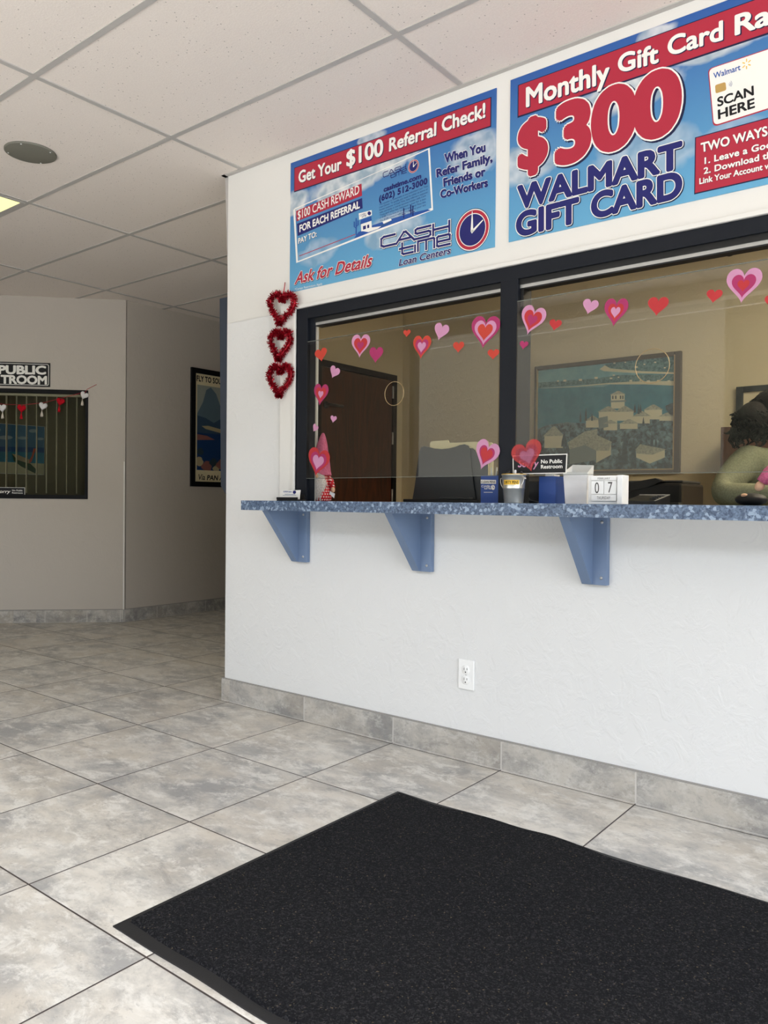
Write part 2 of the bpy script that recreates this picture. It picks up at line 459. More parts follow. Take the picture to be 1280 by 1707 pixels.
def ell(n, rx, ry, cx=0, cy=0): return [(cx + rx * math.cos(2 * math.pi * i / n), cy + ry * math.sin(2 * math.pi * i / n)) for i in range(n)]

# ================================================================ STRUCTURE
WALLT = .14
XL = -.56
# floor and outside ground
m = MB(); m.box(-5.6, YF, -.08, XR, 3.6, 0, 'floor'); struct(m, 'floor')
m = MB(); m.box(-9, YF - 9, -.10, XR + 9, YF, -.03, 'asphalt'); m.box(XR, YF, -.10, XR + 9, 3.6, -.03, 'asphalt'); struct(m, 'ground')
# ceiling boards and grid
m = MB(); m.box(-5.6, YF, H, XR, 3.6, H + .1, 'ceil'); struct(m, 'ceiling')
m = MB()
gx = [-.443 + 1.2585 * k for k in range(-4, 4)]; gy = [-.425 + .6265 * k for k in range(-6, 7)]
for x in gx: m.box(x - .012, YF + .12, H - .004, x + .012, 3.5, H + .001, 'tbar')
for y in gy: m.box(-5.4, y - .012, H - .0036, XR - .1, y + .012, H + .001, 'tbar')
m.box(XL - .022, -.022, H - .005, XR - .1, -.0005, H + .001, 'tbar')            # wall angle along the counter wall
m.box(XL - .022, -.022, H - .005, XL - .0005, .12, H + .001, 'tbar')
struct(m, 'trim_1')

FX0, FX1, FZ1 = -.07, 3.3, 1.873      # window opening
CT0, CT1 = .955, .997                 # counter slab
CX0 = -.165
# the counter wall with its window opening
m = MB()
m.box(XL, 0, 0, XR, WALLT, CT0, 'wall')
m.box(XL, 0, CT0, FX0, WALLT, FZ1 + .001, 'wall')
m.box(FX1, 0, CT0, XR, WALLT, FZ1 + .001, 'wall')
m.box(XL, 0, FZ1, XR, WALLT, H, 'wall_smooth')
struct(m, 'wall_front')
# white casing left of the window, header ledge
m = MB(); m.box(-.172, -.012, CT1, FX0, 0, 1.905, 'wall_smooth', None, .002); m.box(-.085, -.018, CT1, FX0, 0, 1.885, 'wall_smooth', None, .002); struct(m, 'trim_2')
m = MB(); m.box(FX0, -.016, FZ1, FX1, 0, FZ1 + .016, 'wall_smooth', None, .002); struct(m, 'trim_3')
# tapering metal corner bead at the top of the wall end
m = MB(); m.prism([(XL, .002, H - .006), (XL, .002, 2.13), (XL - .002, .002, 2.13), (XL - .026, .002, H - .006)], (0, .03, 0), 'tbar'); struct(m, 'trim_4')

# baseboard on the counter wall
def base_run(m, a, b, ts, h, th=.012):
    """a, b floor points; ts joint distances; tiles stand on the left of a->b"""
    a, b = Vector((a[0], a[1], 0)), Vector((b[0], b[1], 0)); d = (b - a).normalized(); L = (b - a).length
    n = Vector((d.y, -d.x, 0)); T = Matrix(((d.x, -n.x, 0, a.x), (d.y, -n.y, 0, a.y), (0, 0, 1, 0), (0, 0, 0, 1)))
    js = [0] + [t for t in ts if .02 < t < L - .02] + [L]
    m.box(0, -th + .001, 0, L, 0, h - .001, 'grout', T); m.box(0, -th * .7, h, L, -.0005, h + .005, 'caulk_shadow', T)
    for p, q in zip(js[:-1], js[1:]): m.box(p + .0028, -th, 0.002, q - .0028, -.001, h, 'base', T, .0012)
m = MB(); base_run(m, (XL - .012, 0), (XR, 0), [.014] + [.51 * i - XL + .012 for i in range(0, 9)], .106)
m.box(XL - .012, 0, .0, XL, WALLT, .106, 'base'); struct(m, 'baseboard_front')

# window frame
m = MB()
FY0, FY1 = -.006, .10
m.box(FX0, FY0, CT1, -.004, .03, FZ1, 'alu_dark', None, .002)
m.box(-.004, .012, CT1, .030, .022, FZ1 - .05, 'alu_dark')
m.box(.030, .014, CT1, .0325, .019, 1.795, 'alu')
m.box(-.004, FY0, 1.822, FX1, FY1, FZ1, 'alu_dark', None, .002)
m.box(.0325, .006, 1.802, FX1 - .06, .07, 1.822, 'alu_black')
m.box(.0325, .010, 1.790, FX1 - .06, .03, 1.802, 'alu')
m.box(.0325, .011, 1.785, FX1 - .06, .05, 1.790, 'alu_black')
m.box(.990, FY0, CT1, 1.064, FY1, 1.824, 'alu_dark', None, .002)
m.box(1.064, .012, 1.70, 1.078, .07, 1.822, 'alu_black')
m.box(FX1 - .07, FY0, CT1, FX1, FY1, 1.824, 'alu_dark', None, .002)
m.box(2.15, FY0, CT1, 2.22, FY1, 1.824, 'alu_dark', None, .002)
struct(m, 'window_1')

# 45 degree wall with restroom window, corridor
K = Vector((-3.10, 1.095, 0)); dk = Vector((-math.sqrt(.5), -math.sqrt(.5), 0)); nk = Vector((math.sqrt(.5), -math.sqrt(.5), 0))  # nk points into the lobby
def kp(s, z, out=0.0): return K + dk * s + nk * out + Vector((0, 0, z))
TK = Matrix(((dk.x, -nk.x, 0, K.x), (dk.y, -nk.y, 0, K.y), (0, 0, 1, 0), (0, 0, 0, 1)))   # local x along wall, y into wall, z up
WS0, WS1, WZ0, WZ1 = .286, 1.62, .993, 1.868
LK = 2.3
m = MB()
m.box(0, 0, 0, LK, .12, WZ0, 'hall_wall', TK); m.box(0, 0, WZ1, LK, .12, H, 'hall_wall', TK)
m.box(0, 0, WZ0, WS0, .12, WZ1, 'hall_wall', TK); m.box(WS1, 0, WZ0, LK, .12, WZ1, 'hall_wall', TK)
struct(m, 'wall_corner')
m = MB(); m.box(K.x - .12, 1.11, 0, K.x, 3.5, H, 'hall_wall'); struct(m, 'wall_corridor')
m = MB(); m.box(K.x - .12, 3.4, 0, -1.5, 3.52, H, 'hall_wall'); struct(m, 'wall_end')
e = kp(LK, 0); m = MB(); m.box(e.x - .12, YF, 0, e.x, e.y + .1, H, 'hall_wall'); struct(m, 'wall_left')
m = MB(); base_run(m, (e.x + .01, e.y + .01), (K.x, K.y), [LK - .014 - .61 - .36 * i for i in (3, 2, 1, 0)] + [LK - .30, LK - .04], .098); struct(m, 'baseboard_corner')
m = MB(); base_run(m, (K.x, K.y), (K.x, 3.4), [.31, .82, 1.33, 1.84], .098); struct(m, 'baseboard_corridor')
m = MB(); m.box(-.006, -.004, .098, .016, 0, H - .005, 'hall_wall', TK); m.box(-.002, -.006, .10, .006, -.003, 1.3, 'wall_smooth', TK); struct(m, 'trim_5')
# restroom window
m = MB()
for a in ((WS0, 0, WS0 + .022, 1), (WS1 - .022, 0, WS1, 1)): m.box(a[0], -.006, WZ0, a[2], .05, WZ1, 'frame_black', TK)
m.box(WS0 + .022, -.006, WZ0, WS1 - .022, .05, WZ0 + .032, 'frame_black', TK); m.box(WS0 + .022, -.006, WZ1 - .03, WS1 - .022, .05, WZ1, 'frame_black', TK)
w2 = struct(m, 'window_2')
m = MB(); m.box(WS0 + .022, .012, WZ0 + .032, WS1 - .022, .016, WZ1 - .03, 'glass', TK); spart(m, 'pane', w2)
# little room behind it
m = MB()
m.box(-.02, .95, .6, LK + .1, 1.02, H, 'rest_wall', TK); m.box(-.09, .12, .6, -.02, 1.02, H, 'rest_wall', TK); m.box(LK + .03, .12, .6, LK + .1, 1.02, H, 'rest_wall', TK)
m.box(-.09, .12, .55, LK + .1, 1.02, .6, 'rest_wall', TK); struct(m, 'wall_restroom')
bl = thing('vertical_blind', kp(.95, WZ1, -.10), 'open vertical blind with narrow cream slats inside the restroom window', 'blind')
m = MB(); m.box(WS0 + .01, .07, WZ1 - .045, WS1 - .01, .11, WZ1 - .012, 'slat', TK); m.build('headrail', bl)
nsl = 15
vk = (kp(.8, 1.4) - CAM); SLAT = math.degrees(math.atan2(vk.dot(-nk), vk.dot(dk))) + 9
for i in range(nsl):
    px = 145 - 16.75 * i
    q = onP(px, 740, kp(0, 0, -.09), nk); s = (q - K).dot(dk)
    if s > WS1 - .03: break
    m = MB(); T2 = TK @ Matrix.Translation((s, .09, 0)) @ Matrix.Rotation(math.radians(SLAT), 4, 'Z')
    m.box(-.03, -.0015, WZ0 + .045, .03, .0015, WZ1 - .045, 'slat', T2); m.build('slat', bl)

# office behind the counter
PX, PY = -1.5, 1.2
m = MB()
a, b = Vector((XL, WALLT, 0)), Vector((PX, PY, 0)); d = (b - a).normalized(); n = Vector((-d.y, d.x, 0))
pp = [a, a + Vector((.14, 0, 0)), b + Vector((.10, .0, 0)), b]
m.prism(pp, (0, 0, H), 'office_wall'); struct(m, 'wall_partition')
YB = 2.70
DY0, DY1, DZ = 1.68, 2.55, 2.0
m = MB(); m.box(PX - .1, PY, 0, PX, DY0, H, 'office_wall'); m.box(PX - .1, DY1, 0, PX, YB + .1, H, 'office_wall'); m.box(PX - .1, DY0, DZ, PX, DY1, H, 'office_wall'); m.box(PX - .1, YB + .1, 0, PX, 3.45, H, 'office_wall'); struct(m, 'wall_office')
m = MB(); m.box(PX, YB, 0, XR, YB + .1, H, 'office_wall'); struct(m, 'wall_back')
m = MB(); m.box(XR, 0, 0, XR + .1, YB + .1, H, 'office_wall'); struct(m, 'wall_right')
# office door
m = MB()
m.box(PX - .03, DY0 - .05, 0, PX + .02, DY0, DZ + .045, 'frame_black'); m.box(PX - .03, DY1, 0, PX + .02, DY1 + .05, DZ + .045, 'frame_black'); m.box(PX - .03, DY0, DZ, PX + .02, DY1, DZ + .045, 'frame_black')
d1 = struct(m, 'door_1')
m = MB(); m.box(PX - .03, DY0 + .004, .01, PX + .008, DY1 - .004, DZ - .004, 'door_wood', None, .002); spart(m, 'door_leaf', d1)
m = MB(); zh = 1.715
m.tube([(PX + .006, 1.74, zh), (PX + .05, 1.74, zh), (PX + .055, 1.76, zh), (PX + .055, 1.88, zh)], .011, 'plastic_black'); m.lathe([(.028, 0), (.028, .008)], (PX + .008, 1.74, zh), 'plastic_black', 20, 'X'); spart(m, 'door_handle', d1)
for z in (1.0, 1.47, 1.85):
    m = MB(); m.tube([(PX + .02, DY1 - .005, z), (PX + .02, DY1 - .005, z + .10)], .007, 'alu'); spart(m, 'hinge', d1)

m = MB(); m.box(-22, -17, -.1, -2.4, -16, 6.4, 'street'); struct(m, 'added_reflection_wall')  # unseen block added outside to dim what the shields reflect
m = MB(); m.box(-2.4, -17, -.1, 20, -15.9, 6.5, 'added_dark_block'); struct(m, 'added_dark_block')  # unseen dark block added so the shield reflects less over the person
# shop front behind the camera
m = MB()
m.box(-5.6, YF - .12, 0, XG, YF, H, 'hall_wall'); m.box(XG, YF - .12, 2.48, XR + .1, YF, H, 'hall_wall'); m.box(XG, YF - .12, 0, XR + .1, YF, .06, 'alu_dark')
for x in (XG, -.84, 1.45, 2.9, XR - .05): m.box(x, YF - .10, .06, x + .055, YF - .02, 2.48, 'alu_dark')
struct(m, 'wall_storefront')
m = MB(); m.box(XR, YF, 2.48, XR + .1, 0, H, 'hall_wall'); m.box(XR, YF, 0, XR + .1, 0, .06, 'alu_dark'); m.box(XR, -.35, 0, XR + .1, 0, H, 'hall_wall')
for y in (YF, -1.9): m.box(XR, y, .06, XR + .08, y + .055, 2.48, 'alu_dark')
struct(m, 'wall_side')

# ================================================================ COUNTER, BRACKETS, SHIELDS
m = MB(); m.add([(x, y, z) for z in (CT0, CT1) for x, y in ((CX0, -.25), (3.28, -.25), (3.28, .53), (FX0 + .001, .53), (FX0 + .001, -.0005), (CX0, -.0005))], [[5, 4, 3, 2, 1, 0], [6, 7, 8, 9, 10, 11]] + [[i, (i + 1) % 6, 6 + (i + 1) % 6, 6 + i] for i in range(6)], 'counter')
cnt = tag(m.build('service_counter', base=(1.5, .1, CT0)), 'blue speckled laminate counter running along the window', 'counter')
for (xr, lab) in ((.018, 'slate blue bracket under the left end of the counter'), (.700, 'slate blue bracket under the counter below the clean pens box'), (1.425, 'slate blue bracket under the counter below the date calendar')):
    b = thing('counter_bracket', (xr - .045, 0, .72), lab, 'bracket', 'brackets under the counter')
    x0 = xr - .089
    m = MB(); m.box(x0, -.024, .72, xr, -.0005, CT0 - .001, 'slate', None, .0015); m.build('back_plate', b)
    m = MB(); m.prism([(x0 + .002, -.024, .722), (x0 + .002, -.024, CT0 - .001), (x0 + .002, -.214, CT0 - .001), (x0 + .002, -.205, CT0 - .012), (x0 + .002, -.030, .722)], (.036, 0, 0), 'slate'); m.build('gusset', b)
    for z in (.935, .745):
        m = MB(); m.lathe([(.006, 0), (.0045, -.003), (.001, -.004)], (xr - .020, -.0238, z), 'alu', 12, 'Y'); m.build('screw', b)

SY0, SY1 = -.0125, -.0065
def shield(x0, x1, z0, z1, hole, label):
    t = thing('acrylic_shield', ((x0 + x1) / 2, SY0, z0), label, 'shield', 'clear shields on the service window')
    m = MB(); m.box(x0, SY0, z0, x1, SY1, z1, 'acrylic'); m.build('sheet', t)
    m = MB(); e = .0016
    m.box(x0, SY0 - .0003, z1 - e, x1, SY1 + .0003, z1, 'edge'); m.build('polished_edge', t); m = MB(); m.box(x0, SY0 - .0003, z0, x1, SY1 + .0003, z0 + e, 'edge'); m.build('polished_edge', t)
    m = MB(); hx, hz, hr = hole; m.tube([(hx + hr * math.cos(a), SY0, hz + hr * math.sin(a)) for a in [2 * math.pi * i / 48 for i in range(48)]], .0013, 'frame_gold', 6, True); m.build('speak_hole_rim', t)
h1 = onY(657, 656, SY0); h2 = onY(1087, 610, SY0)
shield(.004, .9895, 1.098, 1.716, (h1.x, h1.z, .049), 'clear acrylic shield over the left half of the service window')
shield(1.0645, 2.149, 1.098, 1.738, (h2.x, h2.z, .056), 'clear acrylic shield over the right half of the service window')

# heart stickers on the shields
def sticker(cx, cy, w, h, tilt, layers, label, Y=SY0 - .0006, alpha=None):
    """layers: (material, scale); cx,cy,w,h measured on the shield plane"""
    c = onY(cx, cy, Y); sx = (onY(cx + w / 2, cy, Y) - onY(cx - w / 2, cy, Y)).x; sz = (onY(cx, cy - h / 2, Y) - onY(cx, cy + h / 2, Y)).z
    m = MB(); T = Matrix.Rotation(math.radians(tilt), 2)
    for i, (mat, s) in enumerate(layers):
        y = Y - .00025 * i
        pts = []
        for (a, b) in HP:
            q = T @ Vector((a * sx * s, (b - (.02 if i else 0)) * sz * s)); pts.append(Vector((c.x + q.x, y, c.z + q.y)))
        if i == 0: m.prism(pts[::-1], (0, .0005, 0), mat)
        else: m.poly(pts[::-1], mat)
    o = m.build('heart_sticker', base=(c.x, Y, c.z))
    return tag(o, label, 'sticker', 'heart stickers on the clear shields')
P_, Mg, Rd, Og = 'pink', 'magenta', 'hred', 'orange'
sticker(535, 592, 20, 22, 8, [(Og, 1)], 'red-orange heart sticker at the top left corner of the left shield')
sticker(600.6, 577, 31, 39, -6, [(P_, 1), (Rd, .72), (Mg, .36)], 'light pink heart sticker with red middle, above the office door')
sticker(626.5, 592, 23, 27, -6, [(Mg, 1)], 'plain magenta heart sticker beside the light pink and red one')
sticker(678, 556, 12, 12.5, -4, [(Og, 1)], 'tiny red-orange heart sticker near the top of the left shield, right of the office door')
sticker(702.7, 579, 30, 39, -6, [(Og, 1), (Mg, .72), (P_, .46)], 'red-orange heart sticker with magenta and small pink centre on the left shield')
sticker(734.7, 553.5, 25, 28, -20, [(P_, 1)], 'plain light pink tilted heart sticker at the middle top of the left shield')
sticker(764, 579, 18.5, 18.5, -4, [(Og, 1)], 'small plain red-orange heart sticker left of the big magenta heart')
sticker(808, 554, 48, 54, -8, [(Mg, 1), (P_, .76), (Og, .53)], 'large magenta heart sticker with pink ring at the top right of the left shield')
sticker(822, 591, 19.5, 17.5, -4, [(Og, 1)], 'small plain red-orange heart sticker below the big magenta heart')
sticker(557, 621, 17, 20, -28, [(P_, 1)], 'plain light pink tilted heart sticker over the top of the office door')
sticker(534.5, 658, 24, 36, -8, [(Mg, 1), (Rd, .72), (P_, .36)], 'magenta heart sticker with red and pink centre on the left edge of the left shield')
sticker(555.6, 699, 10.5, 12, -12, [(P_, 1)], 'tiny light pink heart sticker in front of the dark office door')
sticker(525, 714, 9.5, 13, -35, [(P_, 1)], 'tiny light pink tilted heart sticker just above the hat of the gnome')
sticker(529.8, 771, 36, 47, -14, [(Rd, 1), (Mg, .74), (P_, .52)], 'big red heart sticker with pink centre in front of the gnome')
sticker(809.6, 759.5, 40, 50, -22, [(P_, 1), (Mg, .66), (Rd, .52)], 'big light pink heart sticker with red centre above the clean pens box')
sticker(886.4, 534.5, 42, 48, -20, [(P_, 1), (Rd, .72), (Mg, .4)], 'light pink heart sticker with red centre at the top left of the right shield')
sticker(925, 542, 21, 18.5, -14, [(Rd, 1)], 'small plain red heart sticker beside the light pink one, upper left of the right shield')
sticker(872.7, 575.7, 14.5, 14, -12, [(Mg, 1)], 'tiny magenta heart sticker on the left edge of the right shield')
sticker(983, 511.7, 27, 25, -18, [(P_, 1)], 'plain light pink heart sticker left of the magenta heart on the right shield')
sticker(1025.6, 521, 40, 47, -8, [(Mg, 1), (Rd, .66), (P_, .4)], 'magenta heart sticker with red and pink centre on the right shield')
sticker(1096, 511, 35, 31.5, -8, [(Rd, 1)], 'larger plain red heart sticker above the villa picture')
sticker(1190, 494, 27, 22.5, -10, [(Rd, 1)], 'small plain red heart sticker below the ceiling cameras')
sticker(1238.8, 476.5, 60, 58, -6, [(P_, 1), (Mg, .68), (Rd, .34)], 'largest light pink heart sticker with magenta centre at the upper right')
sticker(1286, 503, 25, 22, -8, [(Rd, 1)], 'plain red heart sticker cut by the right border of the picture')

# no public restroom sign at the foot of the mullion, with translucent heart over it
YS = SY0 - .003
def PS(p, l): return onY(p[0] / 4.571 + 780, p[1] / 4.571 + 720, YS - l)
sg = thing('restroom_notice', onY(900, 791, YS), 'small black sign with white border saying Sorry No Public Restroom beside the pen bucket', 'sign')
m = MB()
q = [PS(p, 0) for p in ((340, 180), (342, 322), (748, 316), (755, 166))]
m.prism(q, (0, .003, 0), 'white')
q = [PS(p, .0003) for p in ((346, 188), (348, 316), (742, 309), (749, 173))]
m.poly(q, 'black'); m.build('plaque', sg)
m = MB(); text(m, 'Sorry', [('pink', .02, .0006, (0, 0))], PS, (378, 268), (532, 266), (378, 216), .25); m.build('lettering', sg); m = MB()
text(m, 'No Public', [('white', .022, .0006, (0, 0))], PS, (556, 240), (718, 236), (556, 212))
text(m, 'Restroom', [('white', .022, .0006, (0, 0))], PS, (555, 280), (720, 275), (555, 252)); m.build('lettering', sg)
MT['film_red'] = film('translucent_red_vinyl', srgb(205, 60, 62), .5); MT['film_mag'] = film('translucent_purple_vinyl', srgb(140, 50, 100), .25); MT['film_pink'] = film('translucent_pink_vinyl', srgb(196, 130, 168), .4)
sticker(879.5, 761.5, 51, 52, 16, [('film_red', 1), ('film_mag', .74), ('film_pink', .5)], 'translucent red heart sticker overlapping the Sorry sign', YS - .0018)

# ================================================================ POSTERS
YPOST = -.004
def c1(p, l=0.0): return onY(p[0] / 3.2 + 470, p[1] / 3.2 + 130, YPOST - l)
def c2(p, l=0.0): return onY(p[0] / 2.909 + 840, p[1] / 2.909, YPOST - l)
def cl(p, l=0.0): return onY(p[0] / 6.244 + 625, p[1] / 6.244 + 340, YPOST - l)
def cz(p, l=0.0): return onY(p[0] / 5.12 + 485, p[1] / 5.12 + 260, YPOST - l)
def quad(m, P, pts, mat, l): m.poly([P(p, l) for p in pts], mat)
SH = (.045, -.05)
L_WH = [('dark', .032, .0009, (.055, -.06)), ('white', .030, .0013, (0, 0))]         # white heading with dark shadow
L_NV = [('navy', .045, .0013, (0, 0))]
def outl(col, b=.012, o=.045): return [('dark', o, .0007, (.05, -.05)), ('white', o, .0010, (0, 0)), (col, b, .0014, (0, 0))]
LOGO1 = [[(.21, 1), (.04, 1), (0, .84), (0, .16), (.04, 0), (.21, 0)],
         [(.235, 0), (.345, 1.0), (.375, 1.0), (.50, 0)], [(.29, .3), (.44, .3)],
         [(.735, 1), (.545, 1), (.52, .9), (.52, .62), (.545, .52), (.71, .52), (.735, .42), (.735, .12), (.71, 0), (.52, 0)],
         [(.775, 0), (.775, 1)], [(1, 0), (1, 1)], [(.775, .5), (1, .5)]]
LOGO2 = [[(.05, 1.15), (.05, .12), (.08, 0), (.27, 0)], [(0, .62), (.27, .62)], [(.315, 0), (.315, .62)],
         [(.375, 0), (.375, .98), (.68, .98), (.70, .88), (.70, 0)], [(.54, .98), (.54, 0)],
         [(1, 0), (.78, 0), (.755, .1), (.755, .9), (.78, 1), (.98, 1), (1, .9), (1, .48), (.755, .48)]]
def clock(m, P, c, rx, top, ring=True):
    """c centre, rx point at right rim, top point at upper rim (crop coordinates)"""
    def E(s, l, mat):
        o, a, b = P(c, l), P(rx, l), P(top, l); m.poly([o + (a - o) * (s * x) + (b - o) * (s * y) for x, y in ell(40, 1, 1)], mat)
    E(1.06, .0007, 'dark'); E(1.03, .0010, 'white'); E(.98, .0012, 'red'); E(.82, .0014, 'white'); E(.78, .0016, 'navy')
    o, a, b = P(c, .0019), P(rx, .0019), P(top, .0019); A, B = a - o, b - o
    m.poly([o + A * x + B * y for x, y in ((-.10, -.06), (.06, -.12), (.02, .93), (-.02, .93))], 'white')
    m.poly([o + A * x + B * y for x, y in ((-.10, -.06), (-.02, -.18), (.66, .34), (.62, .38))], 'white')

# --- poster 1
p1x0, p1x1, p1z0, p1z1 = -.121, .962, 1.958, 2.551
MT['sky1'] = poster_mat('sky_print', p1x0, p1x1, p1z0, p1z1, [(.30, .70, .20, .10, .95), (.52, .80, .17, .13, .95), (.03, .68, .09, .10, .9), (.92, .62, .12, .16, .7), (.16, .26, .12, .10, .35), (.55, .28, .16, .12, .55), (.44, .97, .07, .05, .8)])
po = thing('referral_poster', (.42, 0, p1z0), 'blue sky poster about a $100 referral check, left of the gift card poster', 'poster', 'posters above the service window')
m = MB(); m.box(p1x0, YPOST, p1z0, p1x1, -.0004, p1z1, 'sky1'); m.build('poster_panel', po)
m = MB(); T_, B_ = c1((68, 482)), c1((70, 603)); xr = c1((1112, 170)).x
def rect(m, x0, x1, z0, z1, mat, l): m.poly([(x0, YPOST - l, z0), (x1, YPOST - l, z0), (x1, YPOST - l, z1), (x0, YPOST - l, z1)], mat)
rect(m, T_.x - .003, xr + .004, B_.z - .005, T_.z + .003, 'dark', .0003); rect(m, T_.x, xr, B_.z, T_.z, 'red', .0006); m.build('headline_banner', po)
m = MB()
text(m, 'Get Your', L_WH, c1, (88, 560), (318, 487), (88, 500)); m.build('headline_lettering', po); m = MB()
text(m, '$100', L_WH, c1, (343, 473), (540, 408), (343, 392)); m.build('headline_lettering', po); m = MB()
text(m, 'Referral', L_WH, c1, (570, 391), (822, 304), (572, 325)); m.build('headline_lettering', po); m = MB()
text(m, 'Check!', L_WH, c1, (852, 288), (1085, 207), (852, 217)); m.build('headline_lettering', po)
m = MB()   # check picture
def frame4(m, P, pts, w, mat, l):
    cx = sum(p[0] for p in pts) / 4; cy = sum(p[1] for p in pts) / 4
    inn = [(p[0] + w * (1 if cx > p[0] else -1), p[1] + w * (1.15 if cy > p[1] else -1.15) * (1)) for p in pts]
    for i in range(4):
        j = (i + 1) % 4
        m.poly([P(pts[i], l), P(pts[j], l), P(inn[j], l), P(inn[i], l)], mat)
frame4(m, c1, [(60, 705), (76, 987), (806, 704), (788, 372)], 9, 'white', .0005)
quad(m, c1, [(75, 710), (78, 765), (427, 628), (424, 563)], 'red', .0006)
quad(m, c1, [(80, 778), (84, 843), (430, 695), (427, 640)], 'navy', .0006)
quad(m, c1, [(92, 952), (92, 948), (390, 832), (390, 836)], 'red', .0006)
quad(m, cz, [(535, 708), (575, 650), (700, 590), (880, 530), (1010, 490), (1165, 455), (1195, 462), (700, 640)], 'blueprint', .0006)
quad(m, cz, [(600, 640), (690, 610), (770, 600), (740, 622), (660, 650)], 'white', .0008)
quad(m, cz, [(596, 575), (600, 645), (690, 615), (686, 545)], 'white', .0009); quad(m, cz, [(590, 585), (597, 545), (683, 515), (688, 552)], 'blueprint', .0011)
quad(m, cz, [(578, 490), (582, 545), (690, 505), (688, 462)], 'white', .0011)
quad(m, cz, [(614, 600), (615, 630), (640, 622), (639, 592)], 'navy', .0012); quad(m, cz, [(650, 590), (651, 618), (668, 612), (667, 584)], 'navy', .0012)
for (x, y, s) in ((556, 615, 1.0),):
    for pl in ([(0, 60), (0, -85)], [(-16, -10), (-16, -55)], [(16, -25), (16, -65)], [(-16, -10), (0, 2)], [(16, -25), (0, -12)]):
        a, b = pl; w = 5
        quad(m, cz, [(x + a[0] - w, y + a[1]), (x + a[0] + w, y + a[1]), (x + b[0] + w, y + b[1]), (x + b[0] - w, y + b[1])], 'blueprint', .0013)
for (x, y) in ((1022, 470), (1040, 480), (962, 500)):
    quad(m, cz, [(x - 4, y + 30), (x + 4, y + 30), (x + 4, y - 55), (x - 4, y - 55)], 'navy', .0013); quad(m, cz, [(x - 16, y - 2), (x + 16, y - 10), (x + 16, y - 4), (x - 16, y + 4)], 'navy', .0013)
quad(m, cz, [(780, 560), (850, 535), (860, 548), (790, 580)], 'white', .0009); quad(m, cz, [(760, 590), (840, 560), (845, 575), (770, 605)], 'greyblue', .0010)
m.build('check_picture', po)
m = MB()
text(m, '$100 CASH REWARD', [('white', .010, .0012, (0, 0))], c1, (83, 755), (413, 615), (83, 712))
text(m, 'FOR EACH REFERRAL', [('white', .034, .0012, (0, 0))], c1, (93, 822), (415, 692), (93, 787))
text(m, 'PAY TO:', [('dark', .03, .0009, (.08, -.08)), ('white', .03, .0012, (0, 0))], c1, (86, 885), (185, 845), (86, 857))
text(m, 'cashtime.com', L_NV, c1, (542, 608), (742, 534), (542, 583))
text(m, '(602) 512-3000', L_NV, c1, (518, 660), (775, 563), (518, 630), 0, 1.1)
lines = ['This voucher is redeemable at any authorized Cash Time', 'Loan Center. To qualify, you must be either an active or', 'former customer of Cash Time, have referred a customer', 'who currently is not an account holder with Cash', 'Time and who has obtained a loan for a min', 'of $100. If you have an account with Cash Time that', 'the $100 reward will be credited to your acc']
for i, s in enumerate(lines):
    y0 = 424 + i * 22.5; y1 = 262 + i * 26
    text(m, s, [('greyblue', .002, .0010, (0, 0))], cz, (752 + i, y0), (1168 - (18 if i > 2 else 0), y1 + (5 if i > 2 else 0)), (752 + i, y0 - 14), ref=.002)
m.build('check_lettering', po)
m = MB()
for s, L, R, C in (('When You', (868, 452), (1085, 390), (866, 408)), ('Refer Family,', (825, 529), (1122, 443), (823, 489)), ('Friends or', (862, 579), (1085, 518), (860, 538)), ('Co-Workers', (846, 641), (1098, 577), (844, 601))):
    text(m, s, [('white', .072, .0006, (-.03, .03)), ('navy', .05, .0013, (0, 0))], c1, L, R, C)
text(m, 'Ask for Details', [('dark', .062, .0006, (.05, -.05)), ('white', .058, .0010, (0, 0)), ('red', .026, .0014, (0, 0))], c1, (66, 1100), (474, 1003), (74, 1040), .15)
text(m, '*Certain Restrictions Apply', [('white', .0, .0012, (0, 0))], c1, (68, 1134), (215, 1103), (68, 1122), 0, 1.0, .0)
m.build('lettering', po)
m = MB()
strokes(m, LOGO1, [('dark', .40, .0006, (.05, -.06)), ('white', .38, .0009, (0, 0)), ('navy', .235, .0013, (0, 0))], cl, (65, 450), (773, 284), (65, 350))
strokes(m, LOGO2, [('dark', .40, .0007, (.05, -.06)), ('white', .38, .0010, (0, 0)), ('navy', .235, .0014, (0, 0))], cl, (258, 530), (778, 415), (258, 432))
text(m, 'Loan Centers', outl('navy', .026, .055), cl, (247, 645), (783, 515), (252, 578), .12)
m.build('logo', po); m = MB(); clock(m, cl, (1012, 270), (1187, 225), (1012, 62)); m.build('logo', po); m = MB()
strokes(m, LOGO1, [('navy', .15, .0013, (0, 0))], cz, (787, 183), (980, 112), (787, 142)); strokes(m, LOGO2, [('navy', .15, .0013, (0, 0))], cz, (846, 190), (985, 140), (846, 156))
clock(m, cz, (1045, 87), (1090, 72), (1045, 32)); m.build('logo', po); m = MB()
strokes(m, LOGO1, [('navy', .18, .0014, (0, 0))], cz, (588, 514), (640, 496), (588, 502)); strokes(m, LOGO2, [('navy', .2, .0014, (0, 0))], cz, (604, 526), (642, 512), (604, 515))
m.poly([cz((668 + x, 489 + y), .0014) for x, y in ell(20, 15, 17)], 'navy'); m.build('logo', po)

